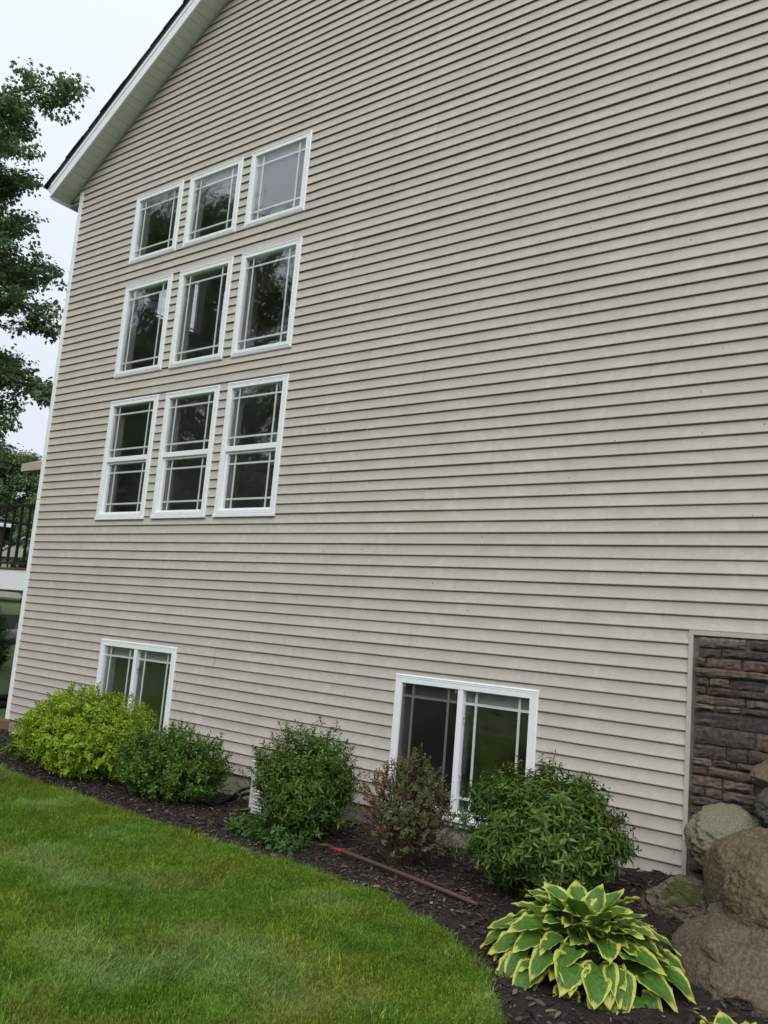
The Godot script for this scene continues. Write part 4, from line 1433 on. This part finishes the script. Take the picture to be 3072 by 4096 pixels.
func build_trees() -> void:
	var big := make_tree("maple_tree", "tall maple tree towering left of the house behind the deck", Vector3(-10.2, land(-10.2, -1.1), -1.1), 13.4, 4.1, 2024, "maple trees round the garden", 1.2, 0.2)
	var far := make_tree("young_tree", "small pale tree behind the deck railing by the slate roof", Vector3(-27.5, land(-27.5, -18.5), -18.5), 6.2, 2.4, 77, "trees beyond the neighbouring houses", 0.7, 0.1)
	var g := "maple trees round the garden"
	# trees that stand across the lawn and show in the window panes
	again(big, "tall maple across the lawn mirrored in the upper windows", place(-12.3, 12.9), 1.9, Vector3(1.05, 1.23, 1.05), g)
	again(big, "broad maple across the lawn mirrored in the lower windows", place(-25.0, 17.0), 4.1, Vector3(1.2, 1.0, 1.2), g)
	again(big, "maple at the far end of the lawn mirrored in the left windows", place(-24.0, 9.0), 0.7, Vector3(1.2, 0.85, 1.2), g)
	for k in 5:
		again(big, ["dark maple in the tree row, first from the street", "dark maple in the tree row, second from the street", "dark maple in the tree row, third from the street", "dark maple in the tree row, fourth from the street", "dark maple in the tree row, last from the street"][k], place(-26.0 + k * 7.0, 36.0 + 3.0 * sin(k * 2.0)), k * 1.3, Vector3(1.5, 0.9, 1.5), "tree row across the street")
	g = "trees beyond the neighbouring houses"
	again(far, "bushy small tree against the slate-roofed house", Vector3(-24.6, land(-24.6, -15.6), -15.6), 2.0, Vector3(0.55, 0.42, 0.55), g)
	again(far, "taller far tree behind the deck next to the corner board", Vector3(-40, land(-40, -30), -30), 1.0, Vector3(1.3, 1.25, 1.3), g)
	again(far, "far tree at the left picture edge behind the slate roof", Vector3(-42, land(-42, -22), -22), 3.0, Vector3(1.5, 1.5, 1.5), g)
	shrub("evergreen_shrub", "dark evergreen shrub at the left edge beyond the deck", place(-9.68, -4.88), Vector3(0.36, 0.5, 0.36), {
		seed = 61, stems = 30, forks = 2, leaves = 10, sprig_l = 0.12, leaf_l = 0.07, leaf_w = 0.018, sprigs = 700, shell = 0.5, rough = 0.1, skirt = 0.9, droop = 0.4, group = "shrubs beyond the deck",
		tones = [Color(0.03, 0.06, 0.02), Color(0.02, 0.045, 0.016), Color(0.045, 0.08, 0.024)]})
	var hedge := shrub("hedge_shrub", "dark hedge shrub across the lawn, first of the row", place(-2.6, 13.5), Vector3(1.1, 0.85, 0.9), {
		seed = 63, stems = 30, forks = 2, leaves = 10, sprig_l = 0.2, leaf_l = 0.13, leaf_w = 0.05, sprigs = 900, shell = 0.5, rough = 0.1, skirt = 0.95, group = "hedge across the lawn",
		tones = [Color(0.03, 0.055, 0.02), Color(0.022, 0.045, 0.016), Color(0.04, 0.07, 0.022)]})
	for k in 4:
		again(hedge, ["dark hedge shrub across the lawn, second of the row", "dark hedge shrub across the lawn, third of the row", "dark hedge shrub across the lawn, fourth of the row", "dark hedge shrub across the lawn, last of the row"][k], place(-0.8 + k * 1.8, 13.6 + 0.3 * sin(k * 2.0)), k * 1.4, Vector3(1.0, rnd(0.9, 1.15), 1.0), "hedge across the lawn")
	shrub("bright_shrub", "leafy green shrub at the left edge on the back lawn", place(-6.4, -3.2), Vector3(0.3, 0.33, 0.3), {
		seed = 62, stems = 26, forks = 2, leaves = 9, sprig_l = 0.11, leaf_l = 0.07, leaf_w = 0.03, sprigs = 420, shell = 0.6, rough = 0.18, skirt = 0.85, group = "shrubs beyond the deck",
		tones = [Color(0.05, 0.11, 0.024), Color(0.035, 0.08, 0.02), Color(0.075, 0.14, 0.03)]})

# ---------------------------------------------------------------- neighbours, deck and small things
func far_house(label: String, at: Vector3, turn: float, w: float, d: float, wall_h: float, roof_h: float, hip: float, wall_mat: Material, roof_mat: Material) -> void:
	var o := thing("neighbour_house", label, "house", at, turn, "neighbouring houses")
	part("wall", boxmesh(Vector3(-w / 2, -1.0, -d / 2), Vector3(w / 2, wall_h, d / 2)), wall_mat, o)
	var roof := hold("roof", o)
	var e := 0.45
	var n := int(sqrt(pow(d / 2 + e, 2) + roof_h * roof_h) / 0.2)
	for side in [1, -1]:      # courses of shingles step up to the ridge
		var b := MB.new()
		for k in n:
			var t0 := float(k) / n
			var t1 := float(k + 1) / n
			var z0: float = side * lerpf(d / 2 + e, 0, t0)
			var z1: float = side * lerpf(d / 2 + e, 0, t1)
			var x0 := w / 2 + e - hip * t0
			var x1 := w / 2 + e - hip * t1
			var y0 := wall_h - 0.1 + roof_h * t0
			var y1 := wall_h - 0.1 + roof_h * t1
			b.face(Vector3(-x0, y0 + 0.05, z0), Vector3(-x1, y1 + 0.01, z1), Vector3(x1, y1 + 0.01, z1), Vector3(x0, y0 + 0.05, z0))
			b.face(Vector3(-x0, y0 - 0.02, z0), Vector3(-x0, y0 + 0.05, z0), Vector3(x0, y0 + 0.05, z0), Vector3(x0, y0 - 0.02, z0))
		part("shingles", b.mesh(), roof_mat, roof)
	var xe := w / 2 + e
	for s in [1.0, -1.0]:
		var b := MB.new()
		b.face3(Vector3(s * xe, wall_h - 0.1, -d / 2 - e), Vector3(s * (xe - hip), wall_h - 0.1 + roof_h, 0), Vector3(s * xe, wall_h - 0.1, d / 2 + e))
		part("hip_end" if hip > 0.1 else "gable_end", b.mesh(), roof_mat if hip > 0.1 else wall_mat, roof)
		part("gutter", boxmesh(Vector3(-xe, wall_h - 0.22, s * (d / 2 + e) - 0.06), Vector3(xe, wall_h - 0.08, s * (d / 2 + e) + 0.06), 0.02), M.trim, roof)
		if hip < 0.1:
			var rise := MB.new()
			rise.tube([Vector3(s * (xe + 0.02), wall_h - 0.1, d / 2 + e), Vector3(s * (xe + 0.02), wall_h - 0.1 + roof_h, 0), Vector3(s * (xe + 0.02), wall_h - 0.1, -d / 2 - e)], [0.1, 0.1, 0.1], 4)
			part("rake_board", rise.mesh(), M.trim, roof)
	for x in [-w * 0.36, -w * 0.18]:
		var win := hold("window", o)
		part("frame", boxmesh(Vector3(x - 0.55, 0.9, d / 2 - 0.02), Vector3(x + 0.55, 2.2, d / 2 + 0.05), 0.01), M.trim, win)
		part("pane", boxmesh(Vector3(x - 0.47, 0.98, d / 2 + 0.04), Vector3(x + 0.47, 2.12, d / 2 + 0.056)), M.pane_dark, win)

func build_deck() -> void:
	var o := thing("deck", "raised deck with black railing and white rim left of the house", "deck", Vector3(0, 0, 0))
	var x0 := -6.4
	var x1 := -0.06
	var z0 := -1.5
	var z1 := -6.8
	part("rim_board", boxmesh(Vector3(x0, 1.71, z0 - 0.04), Vector3(x1, 2.055, z0), 0.004), M.trim, o)
	part("rim_board", boxmesh(Vector3(x0, 1.71, z1), Vector3(x0 + 0.04, 2.055, z0 - 0.042), 0.004), M.trim, o)
	part("rim_board", boxmesh(Vector3(x0 + 0.042, 1.71, z1), Vector3(x1, 2.055, z1 + 0.04), 0.004), M.trim, o)
	var n := 37
	var step := (z0 - z1) / n
	for k in n:
		part("deck_board", boxmesh(Vector3(x0 - 0.03, 2.058, z1 + k * step + 0.003 + (0.03 if k == n - 1 else 0.0)), Vector3(x1, 2.085, z1 + (k + 1) * step - 0.003 + (0.03 if k == n - 1 else 0.0)), 0.003), M.deck_wood, o)
	for x in [x0 + 0.1, (x0 + x1) / 2 - 0.6]:
		for z in [z0 - 0.12, z1 + 0.12]:
			part("post", boxmesh(Vector3(x - 0.07, -0.6, z - 0.07), Vector3(x + 0.07, 1.712, z + 0.07), 0.006), M.trim, o)
	for z in [z0 - 0.06, z1 + 0.06]:
		part("top_rail", boxmesh(Vector3(x0, 3.14, z - 0.03), Vector3(x1, 3.19, z + 0.03), 0.004), M.rail, o)
		part("bottom_rail", boxmesh(Vector3(x0, 2.15, z - 0.016), Vector3(x1, 2.19, z + 0.016), 0.003), M.rail, o)
		var thick := 0.016 if z > -3.0 else 0.008
		var gap := 0.25 if z > -3.0 else 0.1
		var bar := boxmesh(Vector3(-thick, 2.19, -thick), Vector3(thick, 3.14, thick))
		var x := x1 - 0.09
		while x > x0:
			part("baluster", bar, M.rail, o, Transform3D(Basis.IDENTITY, Vector3(x, 0, z)))
			x -= gap
		for q in 5:
			part("rail_foot", boxmesh(Vector3(-0.02, 2.086, -0.02), Vector3(0.02, 2.15, 0.02), 0.003), M.rail, o, Transform3D(Basis.IDENTITY, Vector3(lerpf(x0 + 0.05, x1 - 0.05, q / 4.0), 0, z)))
	part("top_rail", boxmesh(Vector3(x0 + 0.03, 3.14, z1 + 0.1), Vector3(x0 + 0.09, 3.19, z0 - 0.1), 0.004), M.rail, o)
	part("bottom_rail", boxmesh(Vector3(x0 + 0.044, 2.15, z1 + 0.1), Vector3(x0 + 0.076, 2.19, z0 - 0.1), 0.003), M.rail, o)
	var z := z1 + 0.2
	while z < z0 - 0.15:
		part("baluster", boxmesh(Vector3(-0.012, 2.19, -0.012), Vector3(0.012, 3.14, 0.012)), M.rail, o, Transform3D(Basis.IDENTITY, Vector3(x0 + 0.06, 0, z)))
		z += 0.178
	# parasol on the deck; one corner shows past the house
	var u := thing("parasol", "beige square parasol on the deck, one corner past the house", "parasol", Vector3(-5.35, 2.086, -4.2), -0.51)
	var b := MB.new()
	b.tube([Vector3(0, 0.05, 0), Vector3(0, 2.75, 0)], [0.02, 0.02], 10)
	part("pole", b.mesh(true), M.rail, u)
	b = MB.new()
	b.tube([Vector3(0, 0.0, 0), Vector3(0, 0.06, 0), Vector3(0, 0.1, 0)], [0.26, 0.24, 0.04], 20)
	part("base", b.mesh(true), M.rail, u)
	b = MB.new()
	var rim := []
	for k in 8:
		var a := TAU * k / 8.0
		rim.append(Vector3(cos(a) * 1.35, 2.28 if k % 2 == 0 else 2.33, sin(a) * 1.35) if k % 2 == 0 else Vector3(cos(a) * 1.0, 2.36, sin(a) * 1.0))
	for k in 8:
		b.face3(Vector3(0, 2.78, 0), rim[(k + 1) % 8], rim[k])
		b.face3(Vector3(0, 2.77, 0), rim[k] - Vector3(0, 0.008, 0), rim[(k + 1) % 8] - Vector3(0, 0.008, 0))
		b.face(rim[k], rim[(k + 1) % 8], rim[(k + 1) % 8] - Vector3(0, 0.16, 0), rim[k] - Vector3(0, 0.16, 0))
	part("canopy", b.mesh(), M.canvas, u)
	for k in 4:
		b = MB.new()
		b.tube([Vector3(0, 2.72, 0), rim[k * 2] - Vector3(0, 0.02, 0)], [0.009, 0.007], 5)
		part("rib", b.mesh(true), M.rail, u)

func build_small_things() -> void:
	# long-handled cultivator lying on the mulch
	var a := Vector3(6.56, land(6.56, 1.17) + 0.055, 1.17)
	var c := Vector3(7.9, land(7.9, 1.385) + 0.032, 1.385)
	var o := thing("hand_cultivator", "brown-handled garden cultivator with red ferrule lying on the mulch", "garden tool", a)
	var d := (c - a).normalized()
	var b := MB.new()
	var pts := []
	var rad := []
	for k in 15:
		var t := k / 14.0
		pts.append(d * lerpf(0.075, (c - a).length(), t) + Vector3(0, 0.004 * sin(t * 4.0), 0))
		rad.append(0.0152 - 0.0012 * sin(t * PI * 0.9) - (0.004 if k == 14 else 0.0))
	b.tube(pts, rad, 14)
	part("handle", b.mesh(true), M.wood_handle, o)
	b = MB.new()
	b.tube([d * -0.01, d * 0.0, d * 0.07, d * 0.078], [0.006, 0.008, 0.0158, 0.016], 14)
	part("ferrule", b.mesh(true), M.red_paint, o)
	b = MB.new()
	b.tube([d * 0.0, d * -0.05 + Vector3(0, 0.004, 0.0), d * -0.1 + Vector3(0, -0.002, 0.0)], [0.006, 0.006, 0.006], 7)
	part("tang", b.mesh(true), M.rust, o)
	var cross := d.cross(Vector3.UP).normalized()
	for k in 4:
		b = MB.new()
		var off := cross * (k - 1.5) * 0.028
		b.tube([d * -0.085, d * -0.11 + off * 0.8, d * -0.15 + off + Vector3(0, -0.005, 0), d * -0.165 + off + Vector3(0, -0.03, 0), d * -0.155 + off * 1.05 + Vector3(0, -0.07, 0)], [0.005, 0.005, 0.0045, 0.004, 0.002], 6)
		part("tine", b.mesh(true), M.rust, o)
	# condenser of a heat pump behind the rounded shrub
	o = thing("condenser", "off-white condenser box with louvred front behind the rounded shrub", "condenser", Vector3(5.02, -0.2, 0.2))
	part("body", boxmesh(Vector3(0, 0.02, 0), Vector3(0.78, 0.46, 0.34), 0.008), M.ac_white, o)
	part("lid", boxmesh(Vector3(-0.006, 0.461, -0.006), Vector3(0.786, 0.482, 0.352), 0.006), M.ac_white, o)
	for k in 13:
		part("louvre", boxmesh(Vector3(0.07, -0.004, 0), Vector3(0.72, 0.004, 0.022), 0.0015), M.ac_white, o, Transform3D(Basis(Vector3.RIGHT, 0.5), Vector3(0, 0.07 + k * 0.028, 0.343)))
	for x in [0.06, 0.66]:
		part("foot", boxmesh(Vector3(x, -0.08, 0.02), Vector3(x + 0.06, 0.019, 0.32), 0.004), M.metal_grey, o)
	for q in [[Vector3(5.075, 0.06, 0.42), Vector3(4.9, 0.0, 0.5), Vector3(4.72, -0.12, 0.5), Vector3(4.55, -0.185, 0.62), Vector3(4.3, -0.2, 0.6), "upper black insulated line curving from the condenser"], [Vector3(5.075, 0.0, 0.34), Vector3(4.88, -0.05, 0.42), Vector3(4.68, -0.14, 0.44), Vector3(4.5, -0.19, 0.5), Vector3(4.25, -0.2, 0.45), "thinner black line just behind the upper condenser line"], [Vector3(5.09, -0.13, 0.5), Vector3(4.95, -0.165, 0.6), Vector3(4.78, -0.17, 0.66), Vector3(4.6, -0.165, 0.66), Vector3(4.4, -0.18, 0.56), "black line lying on the mulch below the condenser"]]:
		var cv := Curve3D.new()
		for k in 5:
			var t: Vector3 = (q[mini(k + 1, 4)] - q[maxi(k - 1, 0)]) * 0.2
			cv.add_point(q[k], -t, t)
		pts = []
		rad = []
		for k in 25:
			pts.append(cv.sample_baked(cv.get_baked_length() * k / 24.0, true))
			rad.append(0.016)
		b = MB.new()
		b.tube(pts, rad, 10)
		var line := part(numbered("coolant_line"), b.mesh(true), M.black_plastic, self)
		tag(line, q[5], "hose", "black condenser lines")
	# black corrugated pipes and a timber at the house corner
	for k in 4:
		var p := Vector3(-2.15 - 0.13 * (k % 3), land(-2.2, -1.3) + 0.06 + (0.095 if k == 3 else 0.0), -1.2)
		pts = []
		rad = []
		for i in 80:
			pts.append(p + Vector3(0.1 * sin(i * 0.05 + k), 0, lerpf(-1.6, 1.0, i / 79.0)))
			rad.append(0.056 if i % 2 else 0.049)
		b = MB.new()
		b.tube(pts, rad, 10)
		var pipe := part(numbered("corrugated_pipe"), b.mesh(true), M.black_plastic, self)
		tag(pipe, ["black corrugated pipe nearest the house corner", "black corrugated pipe in the middle of the row", "black corrugated pipe nearest the patio", "black corrugated pipe lying on top of the others"][k], "pipe", "drain pipes beside the patio")
	o = thing("timber_block", "short brown timber block at the foot of the corner board", "timber", Vector3(-0.28, -0.2, -0.2), 0.5)
	part("block", boxmesh(Vector3(-0.16, 0, -0.12), Vector3(0.16, 0.15, 0.12), 0.008), M.timber, o)
	b = MB.new()
	b.tube([Vector3(-0.6, land(-0.5, 0.1) + 0.05, 0.0), Vector3(-0.1, land(-0.1, 0.2) + 0.05, 0.2), Vector3(0.3, land(0.3, 0.35) + 0.035, 0.36), Vector3(0.75, land(0.75, 0.4) + 0.02, 0.42)], [0.022, 0.022, 0.022, 0.022], 8)
	var drain := part("drain_hose", b.mesh(true), M.black_plastic, self)
	tag(drain, "thin black drain hose on the mulch at the house corner", "hose")

func _ready() -> void:
	# ------------------------------------------------ camera, sky, sun, exposure
	var cam := Camera3D.new()
	cam.name = "camera"
	add_child(cam)
	cam.position = Vector3(10.6219, 1.5177, 6.2567)
	cam.rotation_order = EULER_ORDER_YXZ
	cam.rotation = Vector3(0.141481, 0.650509, 0.084985)
	cam.fov = 62.294
	cam.near = 0.05
	cam.far = 900.0
	cam.current = true
	var sky := ProceduralSkyMaterial.new()
	sky.sky_top_color = lin(1.3, 1.36, 1.45)
	sky.sky_horizon_color = lin(0.67, 0.725, 0.81)
	sky.sky_curve = 2.2
	sky.sky_energy_multiplier = 1.0
	sky.ground_horizon_color = Color(0.5, 0.52, 0.5)
	sky.ground_bottom_color = Color(0.3, 0.32, 0.28)
	sky.sun_angle_max = 1.0
	var env := Environment.new()
	env.background_mode = Environment.BG_SKY
	env.sky = Sky.new()
	env.sky.sky_material = sky
	env.tonemap_mode = Environment.TONE_MAPPER_LINEAR
	env.tonemap_exposure = 1.13
	env.sdfgi_enabled = true
	env.ssao_enabled = true
	env.ssil_enabled = true
	var we := WorldEnvironment.new()
	we.name = "environment"
	we.environment = env
	add_child(we)
	var sun := DirectionalLight3D.new()
	sun.name = "sun"
	add_child(sun)
	sun.look_at_from_position(Vector3(5, 10, 11), Vector3.ZERO)
	sun.light_energy = 0.5
	sun.light_color = Color(1.0, 0.985, 0.96)
	sun.light_angular_distance = 42.0
	sun.shadow_enabled = true
	sun.sky_mode = DirectionalLight3D.SKY_MODE_LIGHT_ONLY
	bump.seed = 3
	bump.frequency = 0.01
	make_materials()
	build_ground()
	build_house()
	build_deck()
	far_house("slate-grey house with dark roof beyond the deck railing", Vector3(-28.6, land(-24.5, -13.0), -8.3), deg_to_rad(60.6), 12.0, 8.0, 3.15, 1.9, 3.4, M.slate_wall, M.slate_roof)
	far_house("tan house with white rake boards behind the slate-grey house", Vector3(-35, land(-35, -25) - 0.6, -26.5), deg_to_rad(110.0), 10.0, 9.0, 3.0, 2.6, 0.0, M.beige_wall, M.brown_roof)
	far_house("beige house across the lawn mirrored in the middle windows", Vector3(-17.5, land(-17.5, 20.5), 20.5), deg_to_rad(133.0), 13.0, 9.0, 5.6, 3.4, 0.0, M.beige_wall, M.slate_roof)
	build_trees()
	build_shrubs()
	build_boulders()
	build_hosta("big hosta with yellow-edged green leaves in front of the boulders", place(8.77, 1.8), 1.07, 71)
	build_hosta("second hosta with only a leaf tip showing at the bottom edge", place(9.79, 2.71), 0.82, 72)
	build_small_things()
